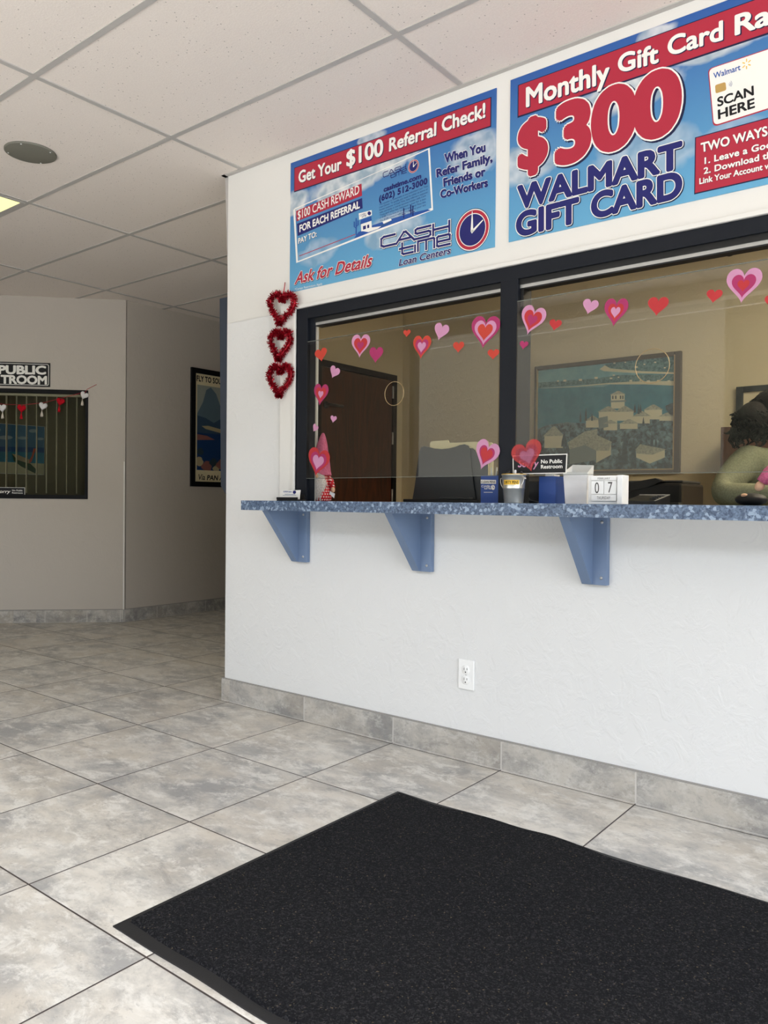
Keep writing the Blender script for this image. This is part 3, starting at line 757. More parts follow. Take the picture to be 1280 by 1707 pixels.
# --- poster 2
p2x0, p2x1, p2z0, p2z1 = 1.0215, 2.104, 1.964, 2.560
MT['sky2'] = poster_mat('sky_print_wide', p2x0, p2x1, p2z0, p2z1, [(.42, .70, .17, .12, .9), (.66, .80, .18, .08, .9), (.06, .44, .12, .12, .75), (.47, .33, .17, .16, .45), (.50, .96, .06, .05, .8), (.72, .30, .10, .08, .35)])
po = thing('gift_card_poster', (1.56, 0, p2z0), 'blue sky poster about a monthly $300 gift card raffle, cut by the right border', 'poster', 'posters above the service window')
m = MB(); m.box(p2x0, YPOST, p2z0, p2x1, -.0004, p2z1, 'sky2'); m.build('poster_panel', po)
T_, B_ = c2((72, 415)), c2((70, 563))
m = MB(); rect(m, T_.x - .004, p2x1 - .02, B_.z - .006, T_.z + .003, 'dark', .0003); rect(m, T_.x, p2x1 - .024, B_.z, T_.z, 'red', .0006); m.build('headline_banner', po)
m = MB()
text(m, 'Monthly', L_WH, c2, (106, 518), (512, 392), (106, 428)); m.build('headline_lettering', po); m = MB()
text(m, 'Gift', L_WH, c2, (552, 352), (750, 300), (552, 268)); m.build('headline_lettering', po); m = MB()
text(m, 'Card', L_WH, c2, (793, 270), (1062, 190), (793, 184)); m.build('headline_lettering', po); m = MB()
text(m, 'Ra', L_WH, c2, (1118, 170), (1295, 112), (1118, 78)); m.build('headline_lettering', po)
m = MB()
text(m, '$', [('dark', .075, .0006, (.03, -.03)), ('white', .07, .0010, (0, 0)), ('red', .052, .0014, (0, 0))], c2, (66, 822), (214, 775), (66, 608), 0, 1.0, .05)
text(m, '300', [('dark', .075, .0006, (.03, -.03)), ('white', .07, .0010, (0, 0)), ('red', .052, .0014, (0, 0))], c2, (246, 795), (862, 612), (246, 533), 0, .98, .05)
text(m, 'WALMART', [('dark', .078, .0006, (.04, -.04)), ('white', .074, .0010, (0, 0)), ('navy', .048, .0014, (0, 0))], c2, (66, 1012), (862, 808), (66, 908))
text(m, 'GIFT', [('dark', .078, .0006, (.04, -.04)), ('white', .074, .0010, (0, 0)), ('navy', .048, .0014, (0, 0))], c2, (60, 1146), (362, 1072), (60, 1040))
text(m, 'CARD', [('dark', .078, .0006, (.04, -.04)), ('white', .074, .0010, (0, 0)), ('navy', .048, .0014, (0, 0))], c2, (424, 1058), (862, 950), (424, 946)); m.build('prize_lettering', po)
m = MB()   # white card
q = [c2((992, 336), 0), c2((1018, 606), 0)]
def rquad(m, P, cs, r, mat, l):
    C = [P(c, l) for c in cs]; pts = []
    for i in range(4):
        p, a, b = C[i], C[i - 1], C[(i + 1) % 4]; ea = (a - p).normalized() * r; eb = (b - p).normalized() * r
        for k in range(7):
            t = k / 6; pts.append(p + ea * (1 - t) ** 2 + eb * t ** 2)
    m.poly(pts, mat)
card = [(993, 336), (1018, 608), (1500, 455), (1475, 175)]
rquad(m, c2, [(988, 334), (1014, 616), (1506, 460), (1480, 168)], .016, 'red', .0005); rquad(m, c2, card, .016, 'white', .0008)
text(m, 'Walmart', [('blueprint', .016, .0012, (0, 0))], c2, (1016, 382), (1148, 338), (1014, 355))
o = c2((1176, 310), .0012); ax = c2((1199, 303), .0012) - o; ay = c2((1176, 285), .0012) - o
for k in range(6):
    a = math.radians(90 + 60 * k); d = (math.cos(a), math.sin(a)); nn = (-d[1] * .10, d[0] * .10)
    m.poly([o + ax * (d[0] * s + nn[0] * g) + ay * (d[1] * s + nn[1] * g) for s, g in ((.4, 1), (.4, -1), (1, -1), (1, 1))], 'yellow')
rquad(m, c2, [(1023, 413), (1026, 454), (1078, 437), (1074, 397)], .006, 'gold', .0012)
for k, r in enumerate((8, 14, 20)):
    pts = [(1084 + r * math.cos(t), 412 - r * math.sin(t) - r * .3) for t in [-.8 + .2 * i for i in range(9)]]
    for a, b in zip(pts[:-1], pts[1:]): quad(m, c2, [a, (a[0] + 2, a[1]), (b[0] + 2, b[1]), b], 'greyblue', .0012)
text(m, 'SCAN', [('black', .03, .0012, (0, 0))], c2, (1035, 517), (1212, 459), (1033, 475)); text(m, 'HERE', [('black', .03, .0012, (0, 0))], c2, (1038, 578), (1217, 520), (1036, 535)); m.build('card_picture', po)
T_, B_ = c2((931, 670)), c2((928, 936))
m = MB(); rect(m, T_.x - .003, p2x1 - .02, B_.z - .004, T_.z + .003, 'dark', .0005); rect(m, T_.x, p2x1 - .023, B_.z, T_.z, 'red', .0008); m.build('rules_box', po)
m = MB()
L2 = [('dark', .032, .0011, (.06, -.06)), ('white', .030, .0014, (0, 0))]
text(m, 'TWO WAYS', L2, c2, (955, 738), (1279, 656), (953, 696)); text(m, '1. Leave a Goo', L2, c2, (972, 795), (1300, 714), (972, 765), 0, 1.05)
text(m, '2. Download th', L2, c2, (968, 844), (1298, 764), (968, 815), 0, 1.03); text(m, 'Link Your Account w', L2, c2, (947, 893), (1296, 814), (947, 866)); m.build('rules_lettering', po)

# ================================================================ TINSEL HEARTS
th = thing('tinsel_heart_garland', onY(468, 668, -.014), 'string of three red tinsel hearts hanging on the white casing left of the window', 'decoration')
YT = -.030
for (cx, cy, w, h, tl) in ((469, 516, 49, 62, -10), (466.5, 577, 41, 60, -7), (466.5, 636, 44, 62, -4)):
    c = onY(cx, cy, YT); sx = (onY(cx + w / 2, cy, YT) - onY(cx - w / 2, cy, YT)).x; sz = (onY(cx, cy - h / 2, YT) - onY(cx, cy + h / 2, YT)).z
    R2 = Matrix.Rotation(math.radians(tl), 2); tr = .0165
    path = []
    for (a, b) in heart_pts(60):
        q = R2 @ Vector((a * (sx - 2 * tr), b * (sz - 2 * tr))); path.append(Vector((c.x + q.x, YT, c.z + q.y)))
    m = MB(); m.tube(path, tr * .40, 'tinsel', 8, True)
    for i in range(2600):
        k = random.random() * 60; i0 = int(k) % 60; p = path[i0].lerp(path[(i0 + 1) % 60], k - int(k))
        t = (path[(i0 + 1) % 60] - path[i0]).normalized(); nx = Vector((t.z, 0, -t.x)); a = random.random() * 6.283
        d = (nx * math.cos(a) + Vector((0, 1, 0)) * math.sin(a) + t * random.uniform(-.6, .6)).normalized()
        if d.y > .5: d.y *= .5
        w_ = d.cross(Vector((random.random() - .5, random.random() - .5, random.random() - .5))).normalized() * random.uniform(.0008, .0022)
        q = p + d * tr * random.uniform(.7, 1.45); s_ = p + d * tr * .3
        m.add([s_ - w_, s_ + w_, q + w_, q - w_], [[0, 1, 2, 3]], 'tinsel')
    m.build('tinsel_heart', th)
for rp in ([onY(475, 471, -.004), onY(474, 480, -.02), onY(471, 497, YT)], [onY(468, 546, YT), onY(467, 552, YT)], [onY(466.5, 605, YT), onY(467, 611, YT)]):
    m = MB(); m.tube(rp, .0021, 'ribbon', 6); m.build('ribbon', th)

# ================================================================ WALL OUTLET
a, b = onY(765, 1098.5), onY(791.5, 1151); oc = onY(777, 1124)
wo = thing('wall_outlet', ((a.x + b.x) / 2, 0, b.z), 'white duplex power outlet low on the white wall under the counter', 'outlet')
ox, oz = (a.x + b.x) / 2, (a.z + b.z) / 2
m = MB(); m.box(ox - .036, -.007, oz - .058, ox + .036, -.0004, oz + .058, 'plastic_white', None, .003); m.build('cover_plate', wo)
for dz in (.0195, -.0195):
    m = MB(); m.lathe([(.0172, 0), (.0172, -.0025), (.0165, -.003)], (ox, -.0068, oz + dz), 'plastic_white', 28, 'Y')
    m.box(ox - .0075, -.0101, oz + dz - .001, ox - .0055, -.0095, oz + dz + .009, 'slot'); m.box(ox + .0050, -.0101, oz + dz + .000, ox + .0072, -.0095, oz + dz + .008, 'slot')
    m.lathe([(.0026, -.0095), (.0026, -.0101)], (ox - .0005, 0, oz + dz - .0085), 'black', 12, 'Y'); m.build('receptacle', wo)
m = MB(); m.lathe([(.003, -.0069), (.0022, -.0082)], (ox, 0, oz), 'alu', 12, 'Y'); m.build('screw', wo)

# ================================================================ FLOOR MAT
mx0, mx1, my0, my1 = .857, 2.70, -1.535, -.435
fm = thing('floor_mat', ((mx0 + mx1) / 2, (my0 + my1) / 2, 0), 'black carpet entrance mat with rubber border on the tiled floor', 'mat')
def wav(t, s): return .004 * math.sin(t * 7 + s) + .003 * math.sin(t * 17 + 2 * s)
def mat_outline(inx0, inx1, iny0, iny1, amp, n=60):
    pts = []
    for i in range(n): t = i / n; pts.append((mx0 + inx0 + (mx1 - inx1 - mx0 - inx0) * t, my0 + iny0 + amp * wav(t * 2, 1)))
    for i in range(n): t = i / n; pts.append((mx1 - inx1, my0 + iny0 + (my1 - iny1 - my0 - iny0) * t))
    for i in range(n): t = i / n; s = 1 - t; pts.append((mx0 + inx0 + (mx1 - inx1 - mx0 - inx0) * s, my1 - iny1 + amp * (1.6 * wav(s * 2, 4) + .008 * math.exp(-((s - .30) / .035) ** 2) - .009 * math.exp(-((s - .40) / .04) ** 2))))
    for i in range(n): t = i / n; pts.append((mx0 + inx0, my1 - iny1 + (my0 + iny0 - my1 + iny1) * t))
    return pts
m = MB(); m.prism([(x, y, .0003) for x, y in mat_outline(0, 0, 0, 0, .5)], (0, 0, .003), 'rubber'); m.build('rubber_border', fm)
m = MB(); o1 = mat_outline(.014, .014, .030, .012, 1.3); o2 = mat_outline(.019, .019, .036, .016, 1.3)
n_ = len(o1); m.add([(x, y, .0033) for x, y in o1] + [(x, y, .009) for x, y in o2], [[i, (i + 1) % n_, n_ + (i + 1) % n_, n_ + i] for i in range(n_)] + [[n_ + i for i in range(n_)]], 'pile'); m.build('carpet_pile', fm)

# ================================================================ CEILING FIXTURES
c = onZ(51, 253.5, H)
cs = thing('ceiling_speaker', (c.x, c.y, H), 'round grey speaker grille in the ceiling tile beside the lit panel', 'speaker')
m = MB(); m.lathe([(.112, 0), (.112, -.006), (.106, -.008), (.02, -.009), (.001, -.009)], (c.x, c.y, H), 'grille', 48); m.build('grille', cs)
for a in (.5, 2.2, 3.9, 5.4):
    m = MB(); m.lathe([(.004, 0), (.003, -.002)], (c.x + .1 * math.cos(a), c.y + .1 * math.sin(a), H - .0078), 'plastic_white', 10); m.build('screw', cs)
def ceil_light(ix, iy, name, mat, label, group):
    x0, x1, y0, y1 = -.443 + 1.2585 * ix + .012, -.443 + 1.2585 * (ix + 1) - .012, -.425 + .6265 * iy + .012, -.425 + .6265 * (iy + 1) - .012
    t = thing(name, ((x0 + x1) / 2, (y0 + y1) / 2, H), label, 'light', group)
    m = MB(); w = .018
    m.box(x0, y0, H - .006, x1, y0 + w, H - .0005, 'tbar'); m.box(x0, y1 - w, H - .006, x1, y1, H - .0005, 'tbar'); m.box(x0, y0 + w, H - .006, x0 + w, y1 - w, H - .0005, 'tbar'); m.box(x1 - w, y0 + w, H - .006, x1, y1 - w, H - .0005, 'tbar'); m.build('frame', t)
    m = MB(); m.box(x0 + w, y0 + w, H - .004, x1 - w, y1 - w, H - .001, mat); m.build('diffuser', t)
ceil_light(-2, -1, 'ceiling_light', 'lamp', 'lit rectangular ceiling light panel at the left border beside the round speaker', None)
ceil_light(2, 2, 'office_ceiling_light', 'office_lamp', 'lit ceiling light panel over the right part of the office behind the counter', None)
for (px, py, r, lab) in ((1178, 424, .060, 'larger black dome security camera on the office ceiling, left of the smaller one'), (1216, 422, .044, 'smaller black dome security camera on the office ceiling, right of the larger one'), (778, 492, .045, 'black dome security camera on the office ceiling seen through the left window')):
    c = onZ(px, py, H - .035)
    t = thing('dome_camera', (c.x, c.y, H), lab, 'camera', 'dome cameras on the office ceiling')
    m = MB(); m.lathe([(r, 0), (r, -.022), (r * .94, -.028)], (c.x, c.y, H), 'wall_smooth', 32); m.build('base_ring', t)
    m = MB(); m.lathe([(r * .74 * math.cos(a), -.028 - r * .62 * math.sin(a)) for a in [i * math.pi / 2 / 8 for i in range(8)]] + [(.001, -.028 - r * .62)], (c.x, c.y, H), 'plastic_black', 28); m.build('dome', t)
    m = MB(); m.ball((c.x + r * .3, c.y - r * .45, H - .028 - r * .3), r * .22, 'plastic_grey', 12); m.build('lens', t)

# ================================================================ LEFT WALL THINGS
def PK(p, l=0.0): return onP(p[0] / 6.5647, p[1] / 6.5647 + 590, kp(0, 0, .0052 + l), nk)
sgn = thing('restroom_sign', kp(1.0, 1.885, 0), 'black sign with white capitals on the angled wall above the restroom window', 'sign')
s0, s1, z0, z1 = .579, 1.43, 1.887, 2.078
m = MB()
def kr(m, a, b, c, d, mat, l, r=.012):
    rquad(m, lambda p, l_: kp(p[0], p[1], .0045 + l_), [(b, c), (a, c), (a, d), (b, d)], r, mat, l)
m.box(s0, -.0045, z0, s1, -.0004, z1, 'black', TK, .001)
kr(m, s0 + .010, s1 - .010, z0 + .010, z1 - .010, 'white', .0004, .016); kr(m, s0 + .0145, s1 - .0145, z0 + .0145, z1 - .0145, 'black', .0008, .013); m.build('plaque', sgn)
m = MB()
text(m, 'PUBLIC', [('white', .045, .0013, (0, 0))], PK, (-18, 215), (502, 221), (-18, 128), 0, .98, .03)
text(m, 'TROOM', [('white', .045, .0013, (0, 0))], PK, (8, 319), (512, 331), (8, 234), 0, .98, .03)
zz = [PK((-18, 215)), PK((-18, 128)), PK((8, 319)), PK((8, 234))]
def pkl(s, z):
    return lambda p, l: kp(p[0], p[1], .0052 + l)
m.build('lettering', sgn); m = MB()
text(m, 'NO', [('white', .045, .0013, (0, 0))], pkl(0, 0), (1.24, zz[0].z), (1.06, zz[0].z), (1.24, zz[1].z), 0, .98, .03)
text(m, 'RES', [('white', .045, .0013, (0, 0))], pkl(0, 0), (1.25, zz[2].z), (.975, zz[2].z), (1.25, zz[3].z), 0, .98, .03)
m.build('lettering', sgn)
sg = thing('small_window_notice', kp(.9, 1.012, 0), 'small black Sorry No Public Restroom notice on the glass of the restroom window', 'sign')
def PG(p, l=0.0): return onP(p[0] / 6.5647, p[1] / 6.5647 + 590, kp(0, 0, -.0105 + l), nk)
a, b = PG((272, 1462)), PG((270, 1552)); sa = (a - K).dot(dk)
m = MB(); m.box(sa, .0105, b.z, sa + .26, .0119, a.z, 'white', TK); m.box(sa + .003, .0102, b.z + .003, sa + .257, .0106, a.z - .003, 'black', TK); m.build('plaque', sg)
m = MB(); text(m, 'Sorry', [('white', .02, .0008, (0, 0))], PG, (-40, 1520), (108, 1522), (-40, 1486), .25); m.build('lettering', sg); m = MB(); text(m, 'No Public', [('white', .015, .0008, (0, 0))], PG, (132, 1502), (248, 1504), (132, 1484)); text(m, 'Restroom', [('white', .015, .0008, (0, 0))], PG, (132, 1527), (248, 1530), (132, 1510)); m.build('lettering', sg)

# beach picture in the little room
YBP = -.935
def PB(p, l=0.0): return onP(p[0] / 6.5647, p[1] / 6.5647 + 590, kp(0, 0, YBP + l), nk)
m = MB(); q = [PB((-260, 740)), PB((-260, 1300)), PB((480, 1325)), PB((490, 795))]
m.prism(q, -nk * .014, 'white')
MT['bsky'] = ink('beach_sky', srgb(70, 120, 156)); MT['bsea'] = ink('beach_sea', srgb(40, 128, 160)); MT['bdeep'] = ink('beach_deep', srgb(34, 84, 140)); MT['bsand'] = ink('beach_sand', srgb(196, 192, 160)); MT['boat'] = ink('boat_green', srgb(52, 84, 60)); MT['boat2'] = ink('boat_tan', srgb(176, 160, 130)); MT['boat3'] = ink('boat_coral', srgb(190, 92, 70)); MT['bcloud'] = ink('beach_cloud', srgb(150, 176, 190))
quad(m, PB, [(-250, 745), (-250, 1010), (485, 1025), (488, 798)], 'bsky', .0004); quad(m, PB, [(-250, 1010), (-250, 1060), (484, 1080), (485, 1025)], 'bdeep', .0004); quad(m, PB, [(-250, 1060), (-250, 1170), (482, 1200), (484, 1080)], 'bsea', .0004); quad(m, PB, [(-250, 1170), (-250, 1295), (478, 1320), (482, 1200)], 'bsand', .0004)
for (x, y, a, b) in ((360, 842, 45, 20), (250, 920, 60, 16), (60, 915, 80, 22), (440, 930, 40, 14), (-60, 830, 70, 24)): m.poly([PB((x + u, y + v), .0007) for u, v in ell(20, a, b)], 'bcloud')
quad(m, PB, [(130, 1090), (150, 1170), (230, 1230), (390, 1310), (395, 1260), (330, 1200), (200, 1150)], 'boat', .0009); quad(m, PB, [(130, 1090), (190, 1160), (320, 1200), (330, 1160), (210, 1110)], 'boat2', .0011); quad(m, PB, [(320, 1200), (345, 1180), (395, 1040), (370, 1030), (345, 1120), (322, 1160)], 'boat3', .0013)
tag(m.build('beach_picture', base=kp(.8, 1.3, YBP)), 'beach picture with a green boat on the wall behind the restroom window blind', 'picture')

# heart garland over the restroom window
gl = thing('felt_heart_garland', kp(.7, 1.8, .02), 'garland of white and red felt hearts with tassels strung across the restroom window', 'garland')
def PW(x, y, o=.025): return onP(x, y, kp(0, 0, o), nk)
hs = [(140, 660, 'felt_white', -24), (100.5, 670.5, 'felt_red', -16), (71.5, 678, 'felt_white', -14), (36, 682, 'felt_red', -4), (3.5, 681, 'felt_white', 6), (-30, 676, 'felt_red', 8), (-64, 668, 'felt_white', 14)]
m = MB(); m.tube([PW(161, 641, .004), PW(145, 649)] + [PW(x + 3, y - 7) for x, y, _, _ in hs] + [PW(-90, 655)], .0018, 'ribbon', 6); m.build('cord', gl)
for (x, y, mt, tl) in hs:
    c = PW(x, y); R2 = Matrix.Rotation(math.radians(tl), 2); w, h = .066, .064
    m = MB(); vs = []; fs = []; rings = ((0.0, 1.0), (.35, .985), (.65, .9), (.85, .72), (.96, .45)); n = 40
    hp = heart_pts(n); hp = [R2 @ Vector((a * w, b * h)) for a, b in hp]
    lay = [(s, -t) for t, s in reversed(rings)] + [(s, t) for t, s in rings[1:]]
    for (s, t) in lay:
        for p in hp: vs.append(c + (-dk) * (p.x * s) + Vector((0, 0, p.y * s)) + nk * (t * .013))
    for j in range(len(lay) - 1):
        for i in range(n): k = (i + 1) % n; fs.append([j * n + i, j * n + k, (j + 1) * n + k, (j + 1) * n + i])
    fs.append(list(range(n))[::-1]); fs.append([(len(lay) - 1) * n + i for i in range(n)])
    m.add(vs, fs, mt, True); ho = m.build('felt_heart', gl)
    m = MB(); ty = 'felt_red' if mt == 'felt_red' else 'yarn'; tipv = R2 @ Vector((0, -.5 * h)); tp = c + (-dk) * tipv.x + Vector((0, 0, tipv.y + .004))
    def TZ(r, z): return [tp + (-dk) * (r * math.cos(a)) + nk * (r * math.sin(a)) + Vector((0, 0, z)) for a in [2 * math.pi * i / 12 for i in range(12)]]
    prof = [(.002, 0), (.0028, -.006), (.0045, -.009), (.0032, -.013), (.0075, -.022), (.0105, -.036), (.0115, -.046)]
    vs = []; fs = []
    for j, (r, z) in enumerate(prof): vs += TZ(r, z)
    for j in range(len(prof) - 1):
        for i in range(12): k = (i + 1) % 12; fs.append([j * 12 + i, j * 12 + k, (j + 1) * 12 + k, (j + 1) * 12 + i])
    fs.append(list(range(12))); fs.append([(len(prof) - 1) * 12 + i for i in range(12)]); m.add(vs, fs, ty, True)
    for i in range(22):
        a = random.random() * 6.28; r = .0115 * math.sqrt(random.random())
        m.tube([tp + (-dk) * (.006 * math.cos(a)) + nk * (.006 * math.sin(a)) + Vector((0, 0, -.02)), tp + (-dk) * (r * math.cos(a)) + nk * (r * math.sin(a)) + Vector((0, 0, -.048 - .006 * random.random()))], .0011, ty, 5)
    m.build('tassel', ho)

# travel poster on the corridor wall
XC = K.x
tp = thing('travel_poster', (XC, 2.1, 1.11), 'framed travel poster reading FLY TO SOU on the corridor wall', 'poster')
m = MB(); y0, y1, z0, z1 = 1.742, 2.50, 1.113, 2.155; fw_ = .045
for (a, b, c, d) in ((y0, y0 + fw_, z0, z1), (y1 - fw_, y1, z0, z1), (y0 + fw_, y1 - fw_, z0, z0 + fw_), (y0 + fw_, y1 - fw_, z1 - fw_, z1)): m.box(XC + .0004, a, c, XC + .022, b, d, 'frame_black', None, .002)
m.build('frame', tp)
m = MB(); XP = XC + .010; m.box(XC + .0004, y0 + fw_, z0 + fw_, XP, y1 - fw_, z1 - fw_, 'flute')
MT['t1'] = ink('poster_greyblue', srgb(92, 112, 124)); MT['t2'] = ink('poster_slate', srgb(56, 78, 100)); MT['t3'] = ink('poster_deep', srgb(24, 58, 104)); MT['t4'] = ink('poster_sand', srgb(176, 162, 128)); MT['t5'] = ink('poster_rose', srgb(140, 92, 86)); MT['t6'] = ink('poster_haze', srgb(150, 156, 146)); MT['t7'] = ink('poster_leaf', srgb(44, 62, 74))
def PT(p, l=0.0): return onX(p[0] / 7.111 + 300, p[1] / 7.111 + 590, XP + l)
a, b = PT((205, 362)), PT((200, 1375)); yy0 = a.y; yy1 = y1 - fw_ - (a.y - y0 - fw_); 
def tr_(u0, v0, u1, v1, mat, l): m.poly([(XP + l, yy0 + (yy1 - yy0) * u, b.z + (a.z - b.z) * v) for u, v in ((u0, v0), (u1, v0), (u1, v1), (u0, v1))], mat)
def tpl(pts, mat, l): m.poly([(XP + l, yy0 + (yy1 - yy0) * u, b.z + (a.z - b.z) * v) for u, v in pts], mat)
tr_(0, 0, 1, 1, 't6', .0003)
tpl([(0, .66), (.10, .80), (.16, .95), (.24, .99), (.34, .92), (.42, .78), (.6, .70), (1, .80), (1, .5), (0, .5)], 't1', .0006)
tpl([(0, .64), (.15, .62), (.3, .57), (.5, .66), (.72, .60), (1, .68), (1, .44), (0, .44)], 't2', .0009)
tr_(0, 0, 1, .44, 't3', .0010)
tpl([(.08, .52), (.2, .53), (.45, .50), (.8, .53), (1, .5), (1, .46), (.4, .46), (.15, .49)], 't4', .0012)
tpl([(0, .42), (.18, .41), (.32, .37), (0, .35)], 't5', .0013)
for (u, v, r, c_) in ((.04, .10, .08, 't4'), (.18, .05, .09, 't5'), (.06, .22, .06, 't7'), (.30, .10, .07, 't7'), (.46, .08, .10, 't5'), (.62, .05, .12, 't7'), (.5, .22, .06, 't5'), (.8, .12, .14, 't7'), (.35, .03, .06, 't4'), (.55, .30, .05, 't4'), (.95, .2, .08, 't5')):
    tpl([(min(1, max(0, u + x * (1 + .25 * math.sin(5 * i)))), max(0, v + y * .7)) for i, (x, y) in enumerate(ell(16, r, r))], c_, .0014 + .0001 * int(u * 10))
m.build('print', tp)
m = MB(); text(m, 'FLY TO SOU', [('black', .035, .002, (0, 0))], PT, (198, 318), (490, 360), (198, 256), 0, 1.05); m.build('lettering', tp); m = MB()
text(m, 'Via', [('black', .012, .002, (0, 0))], PT, (210, 1492), (296, 1494), (210, 1425), .2); text(m, 'PAN AME', [('black', .026, .002, (0, 0))], PT, (318, 1494), (596, 1500), (318, 1438), .18); m.build('lettering', tp)

# blue-grey panel edge beyond the counter wall
m = MB()
YBL = 1.0
p = [onY(366, 498, YBL), onY(377.5, 498, YBL), onY(378, 824, YBL), onY(376, 824, YBL), onY(368, 810, YBL)]
xe = -1.42
m.prism([p[0], Vector((xe, YBL, p[0].z)), Vector((xe, YBL, p[3].z)), Vector((p[3].x, YBL, p[3].z)), p[4]], (0, .035, 0), 'panel_paint')
tag(m.build('projecting_panel', base=(xe, YBL, 1.5)), 'blue-grey panel edge showing past the left end of the counter wall', 'panel')

# ================================================================ THINGS ON THE COUNTER
def stands(name, x, y, label, cat, group=None, z=CT1): return thing(name, (x, y, z), label, cat, group)
# business card holder
Y = -.10; a = onY(465, 832, Y); b = onY(500, 816, Y)
t = stands('card_holder', a.x + .07, Y, 'black business card holder with a white card at the left end of the counter', 'card holder')
m = MB(); x0, x1 = a.x - .004, b.x - .004
m.box(x0, Y - .012, CT1, x1, Y + .045, CT1 + .006, 'plastic_black', None, .002); m.box(x0, Y - .012, CT1 + .006, x1, Y - .009, CT1 + .016, 'plastic_black'); m.box(x0, Y + .03, CT1 + .006, x1, Y + .034, CT1 + .03, 'plastic_black'); m.build('stand', t)
def PC(p, l=0.0): return onY(p[0] / 4.27 + 430, p[1] / 4.27 + 460, Y - l)
m = MB(); m.prism([PC(q) for q in ((160, 1525), (155, 1584), (292, 1590), (299, 1524))], (0, .004, 0), 'white')
text(m, 'CASH time', [('blueprint', .02, .0004, (0, 0))], PC, (180, 1540), (240, 1541), (180, 1529)); m.poly([PC((259 + x, 1539 + y), .0004) for x, y in ell(20, 12, 12)], 'navy'); quad(m, PC, [(190, 1552), (190, 1555), (265, 1556), (265, 1553)], 'greyblue', .0004); quad(m, PC, [(176, 1560), (176, 1562), (272, 1563), (272, 1561)], 'greyblue', .0004); m.build('business_card', t)

# gnome at the left
gx0, gy0 = onY(537, 835, .14).x - .016, .14
t = stands('plush_gnome', gx0, gy0, 'plush gnome with pink hat and red polka dot body behind the left shield', 'plush toy')
def lat(m, prof, mat, n=28, sx=1.0, lean=None):
    vs = []; fs = []
    for (r, z) in prof:
        for i in range(n):
            a = 2 * math.pi * i / n; lx = lean(z) if lean else 0
            vs.append((gx0 + lx + r * math.cos(a) * sx, gy0 + r * math.sin(a), CT1 + z))
    for j in range(len(prof) - 1):
        for i in range(n): k = (i + 1) % n; fs.append([j * n + i, j * n + k, (j + 1) * n + k, (j + 1) * n + i])
    fs.append(list(range(n))[::-1]); fs.append([(len(prof) - 1) * n + i for i in range(n)]); m.add(vs, fs, mat, True)
m = MB(); lat(m, [(.045, 0), (.055, .006), (.058, .03), (.054, .06), (.046, .09), (.040, .12), (.034, .135)], 'polka'); m.build('body', t)
m = MB(); lat(m, [(.054, .122), (.053, .128), (.048, .145), (.041, .19), (.032, .23), (.024, .27), (.015, .30), (.006, .32), (.001, .322)], 'gnome_hat', 28, 1, lambda z: .012 * max(0, z - .1) / .2); m.build('hat', t)
m = MB(); m.ball((gx0 - .004, gy0 - .044, CT1 + .082), (.038, .024, .052), 'beard', 20)
for i in range(160):
    a = random.uniform(-1, 1); z = random.uniform(.02, .115); w_ = .038 * (1 - abs(z - .085) / .09)
    p = Vector((gx0 - .004 + a * w_, gy0 - .061 + .02 * a * a, CT1 + z)); m.tube([p + Vector((0, .004, .012)), p + Vector((a * .006, -.004, -.004)), p + Vector((a * .012, -.002, -.022))], [.0022, .0018, .0005], 'beard', 5)
m.build('beard', t)
m = MB(); m.ball((gx0 - .012, gy0 - .058, CT1 + .115), .013, 'tan', 16); m.build('nose', t)
for s in (1, -1):
    m = MB(); m.tube([(gx0 + s * .036, gy0 - .004, CT1 + .118), (gx0 + s * .056, gy0 - .016, CT1 + .092), (gx0 + s * .064, gy0 - .026, CT1 + .064)], [.013, .013, .012], 'polka', 12); m.build('arm', t)
    m = MB(); m.ball((gx0 + s * .065, gy0 - .028, CT1 + .054), (.0105, .0105, .014), 'tan', 14); m.build('hand', t)
m = MB(); m.prism([(gx0 + .052, gy0 - .040, CT1 + .046), (gx0 + .076, gy0 - .038, CT1 + .036), (gx0 + .072, gy0 - .038, CT1 + .014), (gx0 + .050, gy0 - .040, CT1 + .034)], (0, .0015, 0), 'paper'); m.build('paper_tag', t); t.rotation_euler.z = math.radians(36)

# document rack with folders
YR = .46
A = onY(683, 833, YR); B = onY(797, 833, YR)
def PRk(p, l=0.0): return onY(p[0] / 9.846 + 675, p[1] / 9.846 + 720, YR - l)
t = stands('document_rack', (A.x + B.x) / 2, YR, 'dark upright document rack with a wavy top edge holding manila folders', 'rack')
rk = [(120, 1120), (160, 880), (205, 520), (235, 310), (262, 252), (320, 235), (390, 250), (470, 272), (600, 283), (720, 270), (830, 243), (900, 215), (975, 203), (1030, 225), (1060, 280), (1085, 560), (1125, 880), (1160, 1120)]
m = MB(); fr = [PRk(p) for p in rk]; m.prism(fr, (0, .006, 0), 'plastic_grey'); m.build('front_panel', t)
m = MB(); m.prism([PRk(p) + Vector((0, .009, 0)) for p in ((230, 1120), (250, 560), (300, 330), (420, 300), (800, 300), (1000, 262), (1085, 266), (1125, 300), (1150, 350), (1330, 420), (1345, 1120))], (0, .005, 0), 'plastic_grey'); m.build('rear_panel', t)
m = MB(); m.box(A.x - .004, YR - .05, CT1, B.x + .03, YR + .068, CT1 + .014, 'plastic_black', None, .003)
m.prism([fr[0] + Vector((0, .006, 0)), fr[0] + Vector((0, .009, 0)), fr[4] + Vector((0, .009, -.02)), fr[4] + Vector((0, .006, -.02))], (.004, 0, 0), 'plastic_black'); m.build('base_tray', t)
m = MB(); m.box(PRk((640, 1140)).x, YR - .045, CT1 + .014, PRk((1140, 1140)).x, YR - .012, CT1 + .024, 'plastic_grey', None, .003); m.build('front_tray', t)
fpt = [(372, 1100), (372, 190), (395, 150), (670, 128), (692, 176), (1280, 150), (1330, 145), (1340, 1100)]
